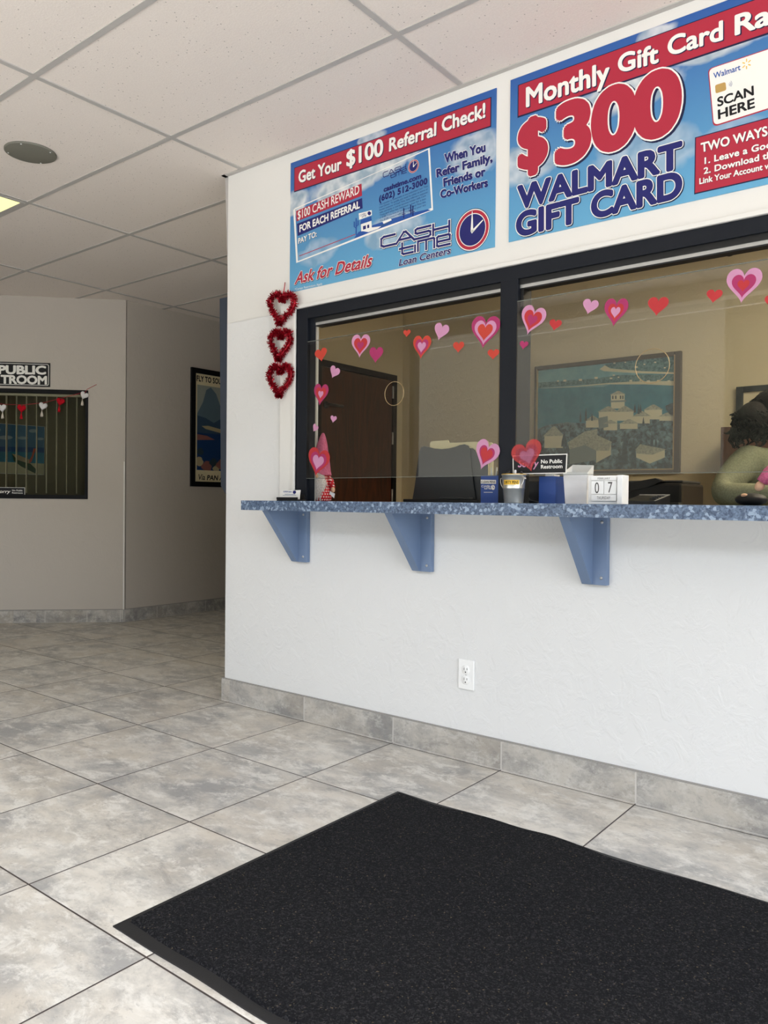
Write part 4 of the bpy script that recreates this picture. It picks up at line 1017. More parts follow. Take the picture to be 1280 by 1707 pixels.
m = MB(); m.prism([PRk(p) + Vector((0, .018, 0)) for p in fpt], (0, .003, 0), 'manila')
tag(m.build('manila_folder', base=PRk((800, 1100)) + Vector((0, .018, 0))), 'manila folder with the raised left tab standing in the front of the dark rack', 'folder', 'manila folders in the rack')
fpt = [(700, 1080), (720, 205), (1010, 172), (1020, 158), (1335, 150), (1365, 178), (1362, 1080)]
m = MB(); m.prism([PRk(p) + Vector((0.008, .030, -.004)) for p in fpt], (0, .003, 0), 'manila')
tag(m.build('manila_folder', base=PRk((800, 1100)) + Vector((0, .034, 0))), 'manila folder behind the other, its tab at the right of the dark rack', 'folder', 'manila folders in the rack')

# pen box
YQ = .05
def Q(x, y, Yq): return onY(x, y, Yq)
x0, x1 = Q(801, 837, YQ).x, Q(831, 837, YQ).x; zt = Q(816, 792.5, YQ).z
t = stands('pen_box', (x0 + x1) / 2, YQ, 'blue cardboard box labelled CLEAN PENS left of the metal bucket', 'box')
m = MB(); w = .003; dp = .06
m.box(x0, YQ, CT1, x1, YQ + w, zt, 'blue_card'); m.box(x0, YQ + dp - w, CT1, x1, YQ + dp, zt, 'blue_card'); m.box(x0, YQ + w, CT1, x0 + w, YQ + dp - w, zt, 'blue_card'); m.box(x1 - w, YQ + w, CT1, x1, YQ + dp - w, zt, 'blue_card'); m.box(x0 + w, YQ + w, CT1, x1 - w, YQ + dp - w, CT1 + .003, 'blue_card'); m.build('carton', t)
def PQ(p, l=0.0): return onY(p[0] / 4.571 + 780, p[1] / 4.571 + 720, YQ - l)
m = MB(); m.prism([PQ(p, .0004) for p in ((97, 364), (97, 394), (213, 396), (213, 366))], (0, .0004, 0), 'white'); text(m, 'CLEAN PENS', [('black', .02, .0008, (0, 0))], PQ, (100, 389), (208, 390), (100, 373)); m.build('label_strip', t)
m = MB(); strokes(m, LOGO1, [('white', .2, .0005, (0, 0))], PQ, (104, 420), (178, 420), (104, 408)); strokes(m, LOGO2, [('white', .2, .0005, (0, 0))], PQ, (124, 436), (178, 436), (124, 425)); m.poly([PQ((191 + x, 423 + y), .0005) for x, y in ell(20, 14, 19)], 'white'); m.poly([PQ(p, .0008) for p in ((190, 424), (190, 410), (193, 410), (193, 420), (202, 426), (200, 429))], 'navy')
quad(m, PQ, [(120, 458), (120, 462), (188, 462), (188, 458)], 'white', .0005); m.build('logo', t)
for k, (dx, lean) in enumerate(((-.008, -.006), (.008, .004), (.020, .010))):
    m = MB(); bx = (x0 + x1) / 2 + dx
    m.tube([(bx - lean, YQ + .03 + .006 * k, CT1 + .004), (bx + lean * .4, YQ + .03 + .006 * k, CT1 + .115), (bx + lean * .6, YQ + .03 + .006 * k, CT1 + .138)], [.0042, .0042, .002], 'plastic_white', 10)
    tag(m.build('pen', base=(bx, YQ + .03, CT1 + .004)), ['white pen at the left in the clean pens box', 'white pen in the middle of the clean pens box', 'white pen at the right in the clean pens box'][k], 'pen', 'clean pens')

# metal bucket with used pens
YK = -.05; bc = Q(856, 837, YK); rb = (Q(878, 837, YK).x - Q(835, 837, YK).x) * .5; zt = Q(856, 791, YK).z - CT1
bx, by = bc.x, YK; rt = .044; rbm = .034
t = stands('metal_bucket', bx, by, 'small galvanised metal bucket labelled DIRTY PENS on the counter', 'bucket')
def lz(prof, mat, name, n=40, cap=False):
    m = MB(); m.lathe(prof, (bx, by, CT1), mat, n, 'Z', True, cap); return m.build(name, t)
hB = zt
lz([(.001, 0), (rbm, 0), (rbm + .001, .003), (rbm + (rt - rbm) * .48, hB * .50), (rbm + (rt - rbm) * .5 + .0015, hB * .52), (rbm + (rt - rbm) * .55, hB * .54), (rt - .001, hB - .004), (rt + .002, hB - .002), (rt + .001, hB), (rt - .002, hB - .002), (rbm - .001, .006), (.001, .005)], 'steel', 'pail')
lz([(rt - .003, hB - .001), (rt + .0015, hB + .0006), (rt - .001, hB + .0016)], 'yellow', 'rim_band')
lm = MB(); n = 16; vs = []; fs = []
for j, z in enumerate((hB * .64, hB * .80)):
    r = rbm + (rt - rbm) * z / hB + .0008
    for i in range(n + 1):
        a = math.radians(-118 + 84 * i / n); vs.append((bx + r * math.cos(a), by + r * math.sin(a), CT1 + z))
for i in range(n): fs.append([i, i + 1, n + 2 + i, n + 1 + i])
lm.add(vs, fs, 'yellow', True); lm.build('label_band', t)
def PBk(p, l):   # wrap lettering on the bucket: p = (angle share 0..1, height share)
    a = math.radians(-118 + 84 * p[0]); z = hB * (.64 + .16 * p[1]); r = rbm + (rt - rbm) * z / hB + .0012 + l
    return Vector((bx + r * math.cos(a), by + r * math.sin(a), CT1 + z))
m = MB(); v0, f0 = text_raw('DIRTY PENS', .02); xs = [p[0] for p in v0]; xa, xb = min(xs), max(xs)
m.add([PBk((.06 + .88 * (p[0] - xa) / (xb - xa), .2 + .6 * p[1] / CAPH), p[2] if len(p) > 2 else 0) for p in v0], f0, 'black'); m.build('lettering', t)
m = MB(); hp_ = []
for i in range(13):
    a = math.pi * i / 12; hp_.append((bx + math.cos(a) * (rt + .004), by - .012 - .012 * math.sin(a), CT1 + hB * .86 - .048 * math.sin(a)))
m.tube([(bx + (rt + .003), by, CT1 + hB * .88)] + hp_ + [(bx - (rt + .003), by, CT1 + hB * .88)], .0012, 'steel', 6); m.build('wire_handle', t)
for s in (1, -1):
    m = MB(); m.ball((bx + s * (rt + .001), by, CT1 + hB * .86), .005, 'steel', 12); m.build('handle_lug', t)
dirty = [(-.026, .010, -.012, .112, 'plastic_grey', 'black pen leaning at the far left in the bucket'), (-.014, -.006, -.008, .118, 'plastic_black', 'black pen left of the middle in the bucket'), (-.004, .010, .004, .122, 'plastic_grey', 'dark grey pen at the back of the bucket'), (.004, -.010, .014, .120, 'paper', 'pale grey pen leaning right in the bucket'), (.014, .008, .022, .116, 'plastic_grey', 'dark pen right of the pale one in the bucket'), (.024, -.004, .020, .112, 'plastic_black', 'black pen leaning at the far right in the bucket')]
for (dx, dy, lx, L, mt, lab) in dirty:
    m = MB(); m.tube([(bx + dx * .5 - lx * .2, by + dy * .6, CT1 + .007), (bx + dx + lx * .5, by + dy, CT1 + L * .96), (bx + dx + lx * .55, by + dy, CT1 + L)], [.0035, .0042, .003], mt, 10)
    tag(m.build('pen', base=(bx + dx * .5, by + dy * .6, CT1 + .007)), lab, 'pen', 'used pens in the bucket')

# second blue box
YX = .045; x0, x1 = Q(898, 838, YX).x, Q(926, 838, YX).x; zt = Q(915, 794, YX).z
t = stands('brochure_box', (x0 + x1) / 2, YX, 'plain blue cardboard box between the bucket and the white paper holder', 'box')
m = MB(); dp = .075; m.box(x0, YX, CT1, x1, YX + w, zt, 'blue_card'); m.box(x0, YX + dp - w, CT1, x1, YX + dp, zt, 'blue_card'); m.box(x0, YX + w, CT1, x0 + w, YX + dp - w, zt, 'blue_card'); m.box(x1 - w, YX + w, CT1, x1, YX + dp - w, zt, 'blue_card'); m.box(x0 + w, YX + w, CT1, x1 - w, YX + dp - w, CT1 + .003, 'blue_card'); m.build('carton', t)
m = MB(); m.box(x0 + .02, YX + .01, CT1 + .003, x1 - .012, YX + .055, zt + .008, 'paper'); m.build('paper_slips', t)
# white paper holder
YH = .03
t = stands('paper_holder', Q(955, 838, YH).x, YH, 'white flared paper holder between the blue box and the calendar', 'holder')
b0, b1, t0, t1 = Q(942, 838, YH), Q(976, 838, YH), Q(938.5, 787, YH), Q(979, 787, YH)
m = MB(); up = Vector((0, .028, .028)); 
m.prism([Vector((b0.x, YH, CT1)), Vector((b1.x, YH, CT1)), t1, t0], (0, .003, 0), 'paper')
m.prism([Vector((b0.x, YH + .05, CT1)), Vector((b1.x, YH + .05, CT1)), t1 + Vector((.0, .05, .026)), t0 + Vector((.012, .05, .028))], (0, .003, 0), 'paper')
m.prism([Vector((b1.x, YH + .003, CT1)), Vector((b1.x, YH + .05, CT1)), t1 + Vector((0, .05, .026)), t1 + Vector((0, .003, 0))], (.002, 0, 0), 'paper'); m.prism([Vector((b0.x, YH + .003, CT1)), Vector((b0.x, YH + .05, CT1)), t0 + Vector((.012, .05, .026)), t0 + Vector((0, .003, 0))], (.002, 0, 0), 'paper'); m.build('sleeve', t)
# calendar
YD = -.06; ca = Q(979, 838, YD).x; cb = Q(1043, 838, YD).x - .012; zt = Q(1010, 792.5, YD).z
def PD(p, l=0.0): return onY(p[0] / 4.571 + 780, p[1] / 4.571 + 720, YD - l)
t = stands('date_calendar', (ca + cb) / 2, YD, 'white wooden perpetual block calendar reading FEBRUARY 07 on the counter', 'calendar')
xs_ = PD((1137, 540)).x
m = MB(); m.box(ca, YD + .006, CT1, xs_, YD + .05, zt, 'plastic_white', None, .001); m.box(xs_, YD - .004, CT1, cb, YD + .055, zt + .001, 'plastic_white', None, .0015); m.build('stand', t)
xl, xm, xr2 = PD((936, 450)).x, PD((1034, 450)).x, PD((1132, 450)).x
zrow = [PD((1000, 345)).z, PD((1000, 371)).z, PD((1000, 476)).z, PD((1000, 528)).z]
def blk(a, b, z0, z1, name):
    m = MB(); m.box(a + .0008, YD, z0 + .0008, b - .0008, YD + .006, z1 - .0008, 'plastic_white', None, .0008)
    return m
m = blk(xl, xr2, zrow[1], zrow[0], ''); text(m, 'FEBRUARY', [('slot', 0, .0004, (0, 0))], PD, (988, 363), (1082, 362), (988, 348), 0, 1.1, 0.0); m.build('month_block', t)
m = blk(xl, xm, zrow[2], zrow[1], ''); text(m, '0', [('slot', .0, .0004, (0, 0))], PD, (966, 466), (998, 466), (966, 386), 0, 1, 0.0); m.build('date_block', t)
m = blk(xm, xr2, zrow[2], zrow[1], ''); text(m, '7', [('slot', .0, .0004, (0, 0))], PD, (1066, 463), (1100, 463), (1066, 382), 0, 1, 0.0); m.build('date_block', t)
m = blk(xl, xr2, zrow[3], zrow[2], ''); text(m, 'THURSDAY', [('slot', 0, .0004, (0, 0))], PD, (982, 514), (1084, 513), (982, 492), 0, 1.1, 0.0); m.build('weekday_block', t)

# black receipt printer behind the blue box
YA = .30; x0, x1 = Q(872, 836, YA).x, Q(946, 836, YA).x; zt = Q(905, 793, YA).z
t = stands('receipt_printer', (x0 + x1) / 2, YA, 'black office machine on the counter behind the bucket and plain blue box', 'printer')
m = MB(); m.box(x0, YA, CT1, x1, YA + .14, zt - .02, 'plastic_black', None, .006); m.build('body', t)
m = MB(); m.prism([(x0 + .004, YA + .01, zt - .02), (x0 + .004, YA + .135, zt - .02), (x0 + .004, YA + .12, zt), (x0 + .004, YA + .05, zt)], (x1 - x0 - .008, 0, 0), 'plastic_grey'); m.build('lid', t)
m = MB(); m.tube([(x0 + .02, YA - .001, CT1 + .03), (x0 + .03, YA - .03, CT1 + .035), (x0 + .05, YA - .04, CT1 + .012), (x0 + .08, YA - .035, CT1 + .005), (x0 + .10, YA - .02, CT1 + .004)], .003, 'plastic_grey', 8); m.build('cable', t)
# tablet-like terminal behind the calendar
YV = .22; a = Q(1046, 830, YV); 
t = stands('card_terminal', Q(1068, 836, YV).x, YV, 'black flat terminal with pale edge lying behind the calendar', 'terminal')
x0, x1 = Q(1040, 836, YV).x, Q(1092, 836, YV).x
m = MB(); m.prism([(x0, YV, CT1), (x0, YV + .16, CT1), (x0, YV + .16, CT1 + .036), (x0, YV, CT1 + .012)], (x1 - x0, 0, 0), 'plastic_black'); m.build('body', t)
m = MB(); m.prism([(x0, YV + .154, CT1 + .0352), (x0, YV + .16, CT1 + .0361), (x0, YV + .16, CT1 + .038), (x0, YV + .154, CT1 + .0372)], (x1 - x0, 0, 0), 'alu'); m.prism([(x1 - .004, YV, CT1 + .0121), (x1 - .004, YV + .154, CT1 + .0353), (x1 - .004, YV + .154, CT1 + .0373), (x1 - .004, YV, CT1 + .0141)], (.004, 0, 0), 'alu'); m.build('edge_trim', t)
for k in range(4):
    m = MB(); f_ = .25 + .17 * k; m.box(x1 - .035, YV + .16 * f_, CT1 + .012 + .024 * f_, x1 - .012, YV + .16 * f_ + .018, CT1 + .0165 + .024 * f_, 'plastic_grey', None, .0012); m.build('key', t)

# desk behind and printer on it
dk_ = thing('desk', (1.1, 1.2, 0), 'low desk behind the counter carrying the black printer', 'desk')
m = MB(); m.box(.3, .95, .76, 1.40, 1.55, .79, 'cab_wood', None, .002); m.build('desktop', dk_)
for (x, y) in ((.34, .99), (1.36, .99), (.34, 1.51), (1.36, 1.51)):
    m = MB(); m.box(x - .02, y - .02, 0, x + .02, y + .02, .7599, 'plastic_black'); m.build('leg', dk_)
YN = 1.08; a = Q(1030, 836, YN); b = Q(1136, 836, YN); zt = Q(1110, 801, YN).z
t = thing('printer', ((a.x + b.x) / 2, YN + .15, .79), 'black office printer behind the counter below the villa picture', 'printer')
m = MB(); m.box(a.x, YN, .79, b.x, YN + .34, zt - .012, 'plastic_black', None, .012); m.build('body', t)
m = MB(); m.box(a.x + .02, YN + .05, zt - .012, b.x - .012, YN + .33, zt + .002, 'plastic_grey', None, .006); m.build('lid', t)
m = MB(); m.prism([Q(1046, 806, YN - .005), Q(1064, 802, YN - .005), Q(1092, 797, YN - .005), Q(1104, 802, YN - .005), Q(1078, 813, YN - .005), Q(1046, 820, YN - .005)], (0, .05, 0), 'plastic_black'); m.build('document_tray', t)
m = MB(); m.box(b.x - .20, YN - .05, .985, b.x + .004, YN, 1.006, 'plastic_grey', None, .004); m.build('output_tray', t)

# villa picture on the back wall
YW = YB
def PVp(p, l=0.0): return onY(p[0] / 4.4138 + 870, p[1] / 4.4138 + 570, YW - .012 - l)
c4 = [PVp(p) for p in ((100, 172), (80, 960), (1150, 982), (1185, 80))]
vx0, vx1, vz0, vz1 = c4[0].x, c4[3].x - .006, (c4[1].z + c4[2].z) / 2, (c4[0].z + c4[3].z) / 2
t = thing('villa_picture', ((vx0 + vx1) / 2, YW, vz0), 'large framed picture of seaside villas above blue water on the office back wall', 'picture')
m = MB(); fw_ = .042
for (a, b, c, d) in ((vx0, vx0 + fw_ * .5, vz0, vz1), (vx1 - fw_, vx1, vz0, vz1), (vx0 + fw_ * .5, vx1 - fw_, vz0, vz0 + fw_ * .6), (vx0 + fw_ * .5, vx1 - fw_, vz1 - fw_ * .7, vz1)): m.box(a, YW - .030, c, b, YW - .0005, d, 'frame_bronze', None, .004)
m.build('frame', t)
m = MB()
for (a, b, c, d) in ((vx0 + .018, vx0 + .024, vz0 + .02, vz1 - .022), (vx1 - .046, vx1 - .039, vz0 + .02, vz1 - .022), (vx0 + .02, vx1 - .04, vz0 + .020, vz0 + .028)): m.box(a, YW - .033, c, b, YW - .012, d, 'frame_gold')
m.build('inner_lip', t)
def canvas(name, c1_, c2_, sc, th=(.4, .6)):
    k = NT(name); n = k.noise(k.pos(), sc, 6.0, .65, .6); k.bsdf(Base_Color=k.mix(k.ramp(n, *th), c1_, c2_), Roughness=.35); return k.m
MT['v_sea'] = canvas('paint_sea', srgb(40, 122, 148), srgb(60, 140, 160), 14); MT['v_far'] = canvas('paint_far_water', srgb(110, 166, 178), srgb(132, 182, 190), 10)
MT['v_hill'] = canvas('paint_far_hill', srgb(50, 98, 108), srgb(110, 152, 156), 60); MT['v_tree'] = canvas('paint_trees', srgb(28, 50, 62), srgb(120, 158, 172), 34, (.42, .66)); MT['v_dark'] = canvas('paint_dark_trees', srgb(20, 40, 50), srgb(52, 84, 96), 40)
MT['v_sand'] = ink('paint_sand', srgb(222, 216, 186)); MT['v_wall'] = ink('paint_villa_wall', srgb(230, 224, 196)); MT['v_roof'] = canvas('paint_roof', srgb(150, 158, 146), srgb(196, 196, 176), 70); MT['v_shade'] = ink('paint_villa_grey', srgb(132, 146, 146)); MT['v_mass'] = canvas('paint_foliage', srgb(60, 92, 108), srgb(140, 176, 188), 26)
m = MB()
ix0, ix1, iz0, iz1 = vx0 + .02, vx1 - .04, vz0 + .024, vz1 - .026
m.box(ix0, YW - .012, iz0, ix1, YW - .0006, iz1, 'v_sea')
def uvp(p, l):   # crop pixel -> clamp inside the canvas
    q = PVp(p, l); q.x = min(max(q.x, ix0), ix1); q.z = min(max(q.z, iz0), iz1); return q
def vp(pts, mat, l): m.poly([uvp(p, l) for p in pts], mat)
vp([(90, 180), (1150, 90), (1150, 235), (850, 235), (600, 330), (110, 340)], 'v_far', .0003)
vp([(570, 200), (620, 165), (700, 150), (880, 130), (1150, 100), (1150, 235), (900, 232), (650, 215)], 'v_hill', .0005)
vp([(570, 200), (600, 215), (850, 230), (1150, 235), (1150, 222), (880, 215), (650, 195), (610, 172)], 'v_sand', .0007)
vp([(110, 300), (260, 290), (540, 270), (700, 245), (900, 240), (1150, 240), (1150, 290), (700, 300), (400, 318), (110, 340)], 'v_hill', .0006)
vp([(110, 345), (400, 325), (620, 303), (800, 292), (1150, 285), (1150, 320), (900, 312), (620, 312), (400, 330)], 'v_sand', .0008)
for (x, y) in ((265, 288), (315, 285), (545, 265), (655, 268), (675, 245), (710, 260), (800, 285), (870, 285), (930, 290), (1000, 285), (1080, 288), (680, 155), (760, 150), (900, 165), (980, 150), (1050, 190), (840, 185), (430, 280)):
    s = random.uniform(6, 12); vp([(x - s, y - s * .6), (x + s, y - s * .7), (x + s, y + s * .6), (x - s, y + s * .6)], 'v_wall', .0010)
vp([(100, 640), (200, 610), (330, 590), (470, 600), (560, 560), (700, 600), (900, 560), (1140, 540), (1140, 960), (90, 960)], 'v_tree', .0009)
# villas
def house(x0, x1, ye, yr, yb, l, apex=None):
    ap = apex if apex else (x0 + x1) / 2; o_ = (x1 - x0) * .08
    vp([(x0, ye), (x1, ye - 4), (x1, yb), (x0, yb)], 'v_wall', l); vp([(x0 + (x1 - x0) * .55, ye), (x1, ye - 4), (x1, yb), (x0 + (x1 - x0) * .55, yb)], 'v_shade', l + .0001) if False else None
    vp([(x0 - o_, ye + 4), (ap - (x1 - x0) * .06, yr), (ap + (x1 - x0) * .06, yr - 2), (x1 + o_, ye)], 'v_roof', l + .0003)
house(655, 755, 385, 362, 490, .0013)
for x in (668, 690, 725, 742): vp([(x - 5, 395), (x + 5, 395), (x + 5, 420), (x - 5, 420)], 'v_dark', .0018)
vp([(650, 432), (765, 428), (765, 440), (650, 445)], 'v_shade', .0018)
house(565, 700, 512, 475, 600, .0014); house(690, 820, 512, 472, 580, .0015); house(900, 1030, 498, 462, 570, .0014)
house(820, 940, 545, 510, 600, .0013); house(1010, 1130, 545, 520, 580, .0012); house(470, 570, 575, 545, 630, .0012); house(600, 700, 600, 575, 650, .0016); house(720, 850, 600, 570, 640, .0016)
house(165, 300, 690, 622, 780, .0014, 235)
vp([(560, 560), (630, 545), (635, 625), (565, 640)], 'v_shade', .0019)
vp([(335, 740), (460, 660), (555, 640), (555, 690), (460, 760), (350, 790)], 'v_roof', .0017); vp([(350, 780), (460, 750), (540, 790), (540, 870), (350, 900)], 'v_shade', .0016)
vp([(465, 760), (550, 685), (660, 735), (640, 800), (545, 800)], 'v_roof', .0019); vp([(545, 800), (655, 745), (655, 830), (545, 890)], 'v_wall', .0018)
vp([(835, 790), (870, 752), (1060, 790), (960, 830), (840, 820)], 'v_roof', .0018); vp([(840, 820), (950, 828), (1050, 795), (1050, 850), (940, 895), (840, 850)], 'v_wall', .0017)
for (x, y, h, w_) in ((430, 590, 80, 7), (470, 580, 100, 9), (515, 580, 60, 7), (830, 520, 70, 8), (858, 530, 80, 9), (872, 520, 70, 7), (755, 900, 240, 24), (820, 930, 230, 22), (893, 620, 70, 9), (955, 770, 110, 12), (985, 770, 80, 9), (310, 770, 110, 22), (130, 760, 120, 25)):
    vp([(x - w_, y), (x - w_ * .8, y - h * .4), (x, y - h), (x + w_ * .8, y - h * .4), (x + w_, y)], 'v_dark', .0021)
for i in range(60):
    x = random.uniform(120, 1110); y = random.uniform(700, 930); r = random.uniform(14, 40)
    if (330 < x < 660 and 640 < y < 880) or (830 < x < 1060 and 750 < y < 890) or (160 < x < 310 and y < 790): continue
    vp([(x + u * (1 + .2 * math.sin(9 * k + i)), y + v * (1 + .2 * math.cos(7 * k + i))) for k, (u, v) in enumerate(ell(14, r, r * .8))], random.choice(['v_mass', 'v_tree', 'v_dark']), .0011 + .0003 * random.random())
vp([(1055, 470), (1100, 450), (1140, 445), (1140, 545), (1090, 535), (1060, 500)], 'v_dark', .0020)
m.build('painting', t)
m = MB(); m.box(ix0, YW - .0175, iz0, ix1, YW - .0155, iz1, 'pic_glass'); m.build('glazing', t)

# dark frame and brown cabinet added as solid stand-ins for reflections in the shield
a = onY(1229, 646, YB); b = onY(1228, 717, YB)
t = thing('reflected_dark_frame', (a.x + .25, YB, b.z), 'dark frame added for a reflection in the shield, behind the seated person', 'picture')
m = MB(); x0, x1, z0, z1 = a.x, a.x + .55, b.z, a.z
for (p, q, r, s) in ((x0, x0 + .04, z0, z1), (x1 - .04, x1, z0, z1), (x0 + .04, x1 - .04, z0, z0 + .04), (x0 + .04, x1 - .04, z1 - .035, z1)): m.box(p, YB - .03, r, q, YB - .0005, s, 'plastic_grey', None, .002)
m.build('frame', t)
m = MB(); m.box(x0 + .04, YB - .012, z0 + .04, x1 - .04, YB - .0005, z1 - .035, 'office_wall'); m.build('backing', t)
zc = b.z - .01
t = thing('reflected_brown_cabinet', (a.x + .3, YB - .2, 0), 'brown cabinet added for a reflection in the shield, behind the seated person', 'cabinet')
m = MB(); m.box(x0, YB - .36, 0, x0 + .7, YB - .002, zc, 'cab_wood', None, .003); m.build('body', t)
for k in range(2):
    m = MB(); m.box(x0 + .01 + .345 * k, YB - .378, .06, x0 + .345 + .345 * k, YB - .3601, zc - .04, 'cab_wood', None, .003); dd = m.build('door', t)
    m = MB(); m.tube([(x0 + (.31 if k == 0 else .385), YB - .378, 1.16), (x0 + (.31 if k == 0 else .385), YB - .40, 1.17), (x0 + (.31 if k == 0 else .385), YB - .40, 1.25), (x0 + (.31 if k == 0 else .385), YB - .378, 1.26)], .005, 'plastic_black', 8); m.build('handle', dd)

# ================================================================ PERSON
def skinned(name, verts, edges, radii, mat, parent, sub=2, root=0):
    b = BASE[parent.name] if parent else Vector((0, 0, 0))
    me = D.meshes.new(name + '_src'); me.from_pydata([Vector(v) for v in verts], edges, [])
    o = D.objects.new(name + '_src', me); COL.objects.link(o)
    md = o.modifiers.new('skin', 'SKIN'); md.use_smooth_shade = True
    for i, sv in enumerate(me.skin_vertices[0].data):
        r = radii[i]; sv.radius = r if isinstance(r, tuple) else (r, r); sv.use_root = (i == root)
    sb = o.modifiers.new('sub', 'SUBSURF'); sb.levels = sub; sb.render_levels = sub
    dg = bpy.context.evaluated_depsgraph_get(); dg.update()
    m2 = D.meshes.new_from_object(o.evaluated_get(dg)); D.objects.remove(o, do_unlink=True); D.meshes.remove(me)
    m2.name = name; m2.materials.clear(); m2.materials.append(MT[mat])
    for p in m2.polygons: p.use_smooth = True; p.material_index = 0
    m2.transform(Matrix.Translation(-b))
    q = D.objects.new(name, m2); COL.objects.link(q)
    if parent: q.parent = parent
    BASE[q.name] = b; return q
px0, py0 = 1.80, .86
per = thing('person', (px0, py0, 0), 'person with dark curly hair in sage green long sleeves seated behind the counter', 'person')
sh = onY(1244, 768, .76); el = onY(1198, 826, .60); hd = onY(1292, 696, .78)
shL = sh + Vector((.06, .34, 0)); 
NK = Vector((hd.x - .03, (sh.y + shL.y) / 2 - .03, sh.z + .055))
CH = Vector((sh.x + .075, (sh.y + shL.y) / 2, sh.z - .09)); WA = Vector((CH.x - .01, CH.y + .02, .82)); PE = Vector((CH.x - .03, CH.y + .02, .60))
wr = Vector((el.x + .25, el.y - .03, CT1 + .042)); wrL = Vector((wr.x + .03, .56, CT1 + .06)); elL = Vector((shL.x + .02, shL.y - .06, CT1 + .06))
HC = Vector((hd.x, NK.y - .02, hd.z)); 
kR, kL = Vector((PE.x + .42, PE.y - .10, .56)), Vector((PE.x + .42, PE.y + .12, .56)); aR, aL = Vector((kR.x - .02, kR.y, .09)), Vector((kL.x - .02, kL.y, .09))
V = [PE, WA, CH, NK, HC + Vector((-.005, 0, -.05)), HC + Vector((0, 0, .045)), sh, el, wr, shL, elL, wrL, PE + Vector((.05, -.09, -.01)), kR, aR, aR + Vector((.13, 0, -.055)), PE + Vector((.05, .09, -.01)), kL, aL, aL + Vector((.13, 0, -.055))]
Ed = [(0, 1), (1, 2), (2, 3), (3, 4), (4, 5), (2, 6), (6, 7), (7, 8), (2, 9), (9, 10), (10, 11), (0, 12), (12, 13), (13, 14), (14, 15), (0, 16), (16, 17), (17, 18), (18, 19)]
Ra = [(.13, .14), (.115, .13), (.115, .14), .052, .075, .085, .055, .041, .026, .055, .041, .026, .085, .060, .040, .032, .085, .060, .040, .032]
def hand(w, d, V, Ed, Ra, iw):
    d = d.normalized(); sd = d.cross(Vector((0, 0, 1))).normalized(); pm = len(V); V.append(w + d * .05); Ed.append((iw, pm)); Ra.append((.030, .016))
    kn = []
    for k, (o, L) in enumerate(((-.030, .068), (-.010, .078), (.010, .074), (.029, .058))):
        a = len(V); V += [w + d * .09 + sd * o, w + d * (.09 + L * .5) + sd * o * 1.05 + Vector((0, 0, -.006)), w + d * (.09 + L) + sd * o * 1.08 + Vector((0, 0, -.022))]
        Ed += [(pm, a), (a, a + 1), (a + 1, a + 2)]; Ra += [.0095, .0085, .007]
    a = len(V); V += [w + d * .045 + sd * -.038, w + d * .085 + sd * -.058 + Vector((0, 0, -.008))]; Ed += [(pm, a), (a, a + 1)]; Ra += [.011, .009]
hand(wr, Vector((1, -.1, -.05)), V, Ed, Ra, 8); hand(wrL, Vector((1, -.3, -.05)), V, Ed, Ra, 11)
skinned('body', V, Ed, Ra, 'skin', per)
sV = [PE + Vector((0, 0, .02)), WA, CH, NK + Vector((0, 0, -.025)), sh, sh.lerp(el, .5) + Vector((-.006, 0, 0)), el, el.lerp(wr, .5), wr, shL, elL, wrL]
skinned('shirt', sV, [(0, 1), (1, 2), (2, 3), (2, 4), (4, 5), (5, 6), (6, 7), (7, 8), (2, 9), (9, 10), (10, 11)], [(.142, .155), (.128, .142), (.128, .155), .066, .072, .062, .054, .046, .036, .072, .056, .036], 'shirt', per, 3)
skinned('trousers', [PE, V[12], kR, aR + Vector((0, 0, .03)), V[16], kL, aL + Vector((0, 0, .03))], [(0, 1), (1, 2), (2, 3), (0, 4), (4, 5), (5, 6)], [(.145, .155), .096, .072, .054, .096, .072, .054], 'trouser', per)
for a in (aR, aL):
    m = MB(); m.ball((a.x + .06, a.y, .042), (.13, .046, .042), 'plastic_black', 18); m.build('shoe', per)
# face
m = MB(); fx = HC.x + .098
m.ball((fx, HC.y, HC.z - .01), (.014, .012, .020), 'skin', 12); m.build('nose', per)
for s in (1, -1):
    m = MB(); m.ball((HC.x + .01, HC.y + s * .083, HC.z - .008), (.022, .012, .034), 'skin', 16); m.build('ear', per)
    m = MB(); m.ball((HC.x + .078, HC.y + s * .032, HC.z + .018), (.012, .014, .008), 'white', 12); m.ball((HC.x + .087, HC.y + s * .032, HC.z + .018), (.005, .006, .006), 'black', 10); m.build('eye', per)
m = MB(); m.ball((HC.x + .078, HC.y, HC.z - .052), (.010, .026, .007), 'ribbon', 14); m.build('mouth', per)
# hair: cap, gathered back and loose curls
m = MB(); m.ball((HC.x - .022, HC.y, HC.z + .030), (.098, .098, .098), 'hair', 28)
bk = onY(1256, 700, .80); m.ball(bk, (.064, .070, .074), 'hair', 24)
for i in range(420):
    a = random.uniform(0, 6.283); b = random.uniform(-.9, 1.5)
    if i < 170: c, r = bk, .062
    else: c, r = Vector((HC.x - .022, HC.y, HC.z + .03)), .092
    p = c + Vector((math.cos(a) * math.cos(b), math.sin(a) * math.cos(b), math.sin(b))) * r
    if p.x > HC.x + .05: continue
    L = random.uniform(.03, .06); pts = []; ph = random.random() * 6.28; rr = random.uniform(.005, .010)
    out = (p - c).normalized()
    for k in range(9): t_ = k / 8; pts.append(p + out * (.010 * math.sin(t_ * 3)) + Vector((-.012 * t_, 0, -L * t_)) + Vector((math.cos(ph + t_ * 9), math.sin(ph + t_ * 9), 0)) * rr)
    m.tube(pts, [.0045 * (1 - .75 * k / 8) + .0006 for k in range(9)], 'hair', 5)
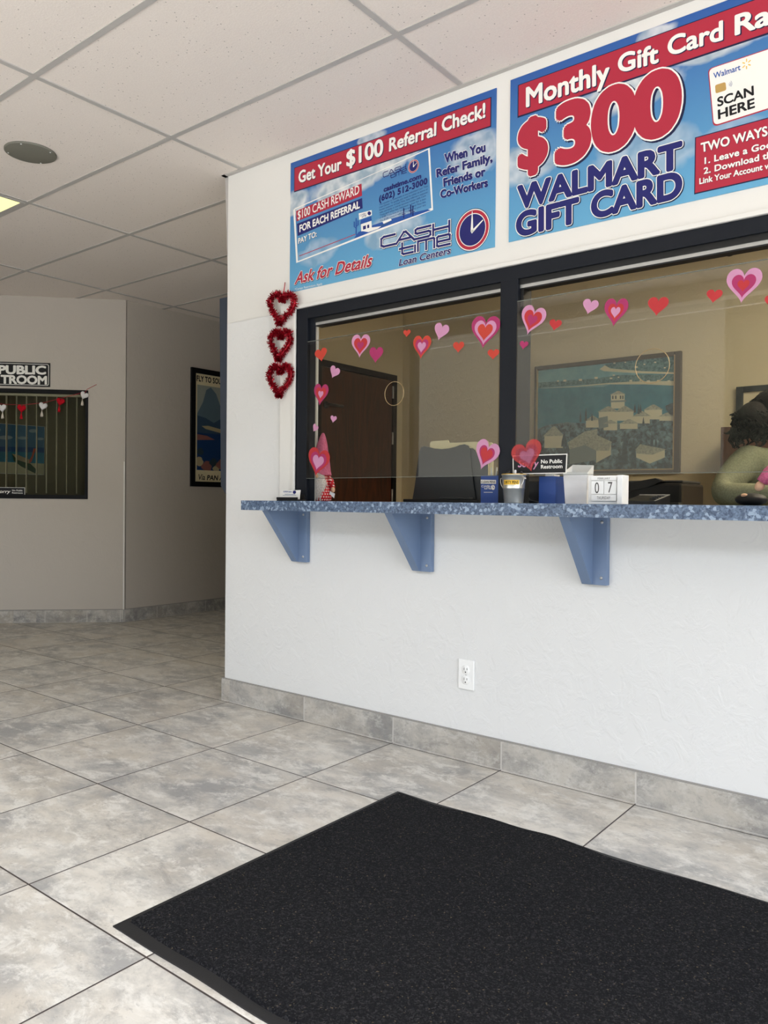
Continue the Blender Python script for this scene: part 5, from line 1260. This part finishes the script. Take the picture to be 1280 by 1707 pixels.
for (u, v, pts) in ((1236, 700, [(1232, 700), (1222, 690), (1216, 692)]), (1230, 712, [(1230, 708), (1220, 716), (1212, 722), (1206, 722)]), (0, 0, [(1230, 715), (1222, 726), (1218, 738), (1222, 747)]), (0, 0, [(1234, 718), (1226, 730), (1226, 742), (1232, 748)]), (0, 0, [(1238, 716), (1232, 728), (1228, 738), (1224, 746)]), (0, 0, [(1236, 716), (1218, 724), (1214, 734), (1218, 740)])):
    m.tube([onY(x, y, .80) for x, y in pts], [.0055 - .0012 * k for k in range(len(pts))], 'hair', 6)
    m.tube([onY(x + 3, y + 1, .79) for x, y in pts], [.006 - .0012 * k for k in range(len(pts))], 'hair', 6)
m.build('hair', per)
m = MB(); yk = .70
m.prism([onY(1262, 728, .66), onY(1262, 736, .66), onY(1282, 734, .66), onY(1282, 726, .66)], (0, .002, 0), 'paper') if False else None
st = thing('stool', (PE.x, PE.y, 0), 'round stool carrying the seated person behind the counter', 'stool')
m = MB(); m.lathe([(.14, .40), (.15, .41), (.15, .43), (.13, .44)], (PE.x, PE.y, 0), 'plastic_black', 32); m.build('seat', st)
m = MB(); m.lathe([(.03, .03), (.03, .3999)], (PE.x, PE.y, 0), 'alu', 16); m.build('post', st)
m = MB(); m.lathe([(.2, 0), (.2, .015), (.04, .03)], (PE.x, PE.y, 0), 'alu', 32); m.build('base', st)

# black pouch and second gnome at the right border
YG = .30
c = Q(1252, 832, YG)
m = MB(); m.ball((c.x, YG, CT1 + .020), (.052, .040, .022), 'rubber', 28)
o = tag(m.build('black_stapler_case', base=(c.x, YG, CT1)), 'black rounded object with a tan patch on the counter in front of the person', 'case')
m = MB(); m.ball((c.x - .016, YG - .026, CT1 + .034), (.011, .010, .007), 'tan', 14); m.build('tan_patch', o)
YE = .16
t = stands('plush_gnome', Q(1300, 836, YE).x, YE, 'pink plush gnome with a tan hand reaching in from the right border', 'plush toy')
h0, h1 = Q(1264, 812, YE), Q(1282, 788, YE); gxx = h1.x + .05
m = MB(); m.tube([h1 + Vector((.035, 0, .03)), h1, h0.lerp(h1, .35)], [.022, .020, .018], 'gnome_hat', 16); m.build('sleeve', t)
m = MB(); m.ball(h0 + Vector((.004, 0, .004)), (.014, .014, .018), 'tan', 18, Matrix.Rotation(math.radians(35), 4, 'Y')); m.build('hand', t)
m = MB(); m.lathe([(.040, 0), (.052, .01), (.055, .05), (.045, .10), (.03, .14), (.015, .22), (.002, .30)], (gxx + .03, YE, CT1), 'gnome_hat', 28); m.build('body', t)
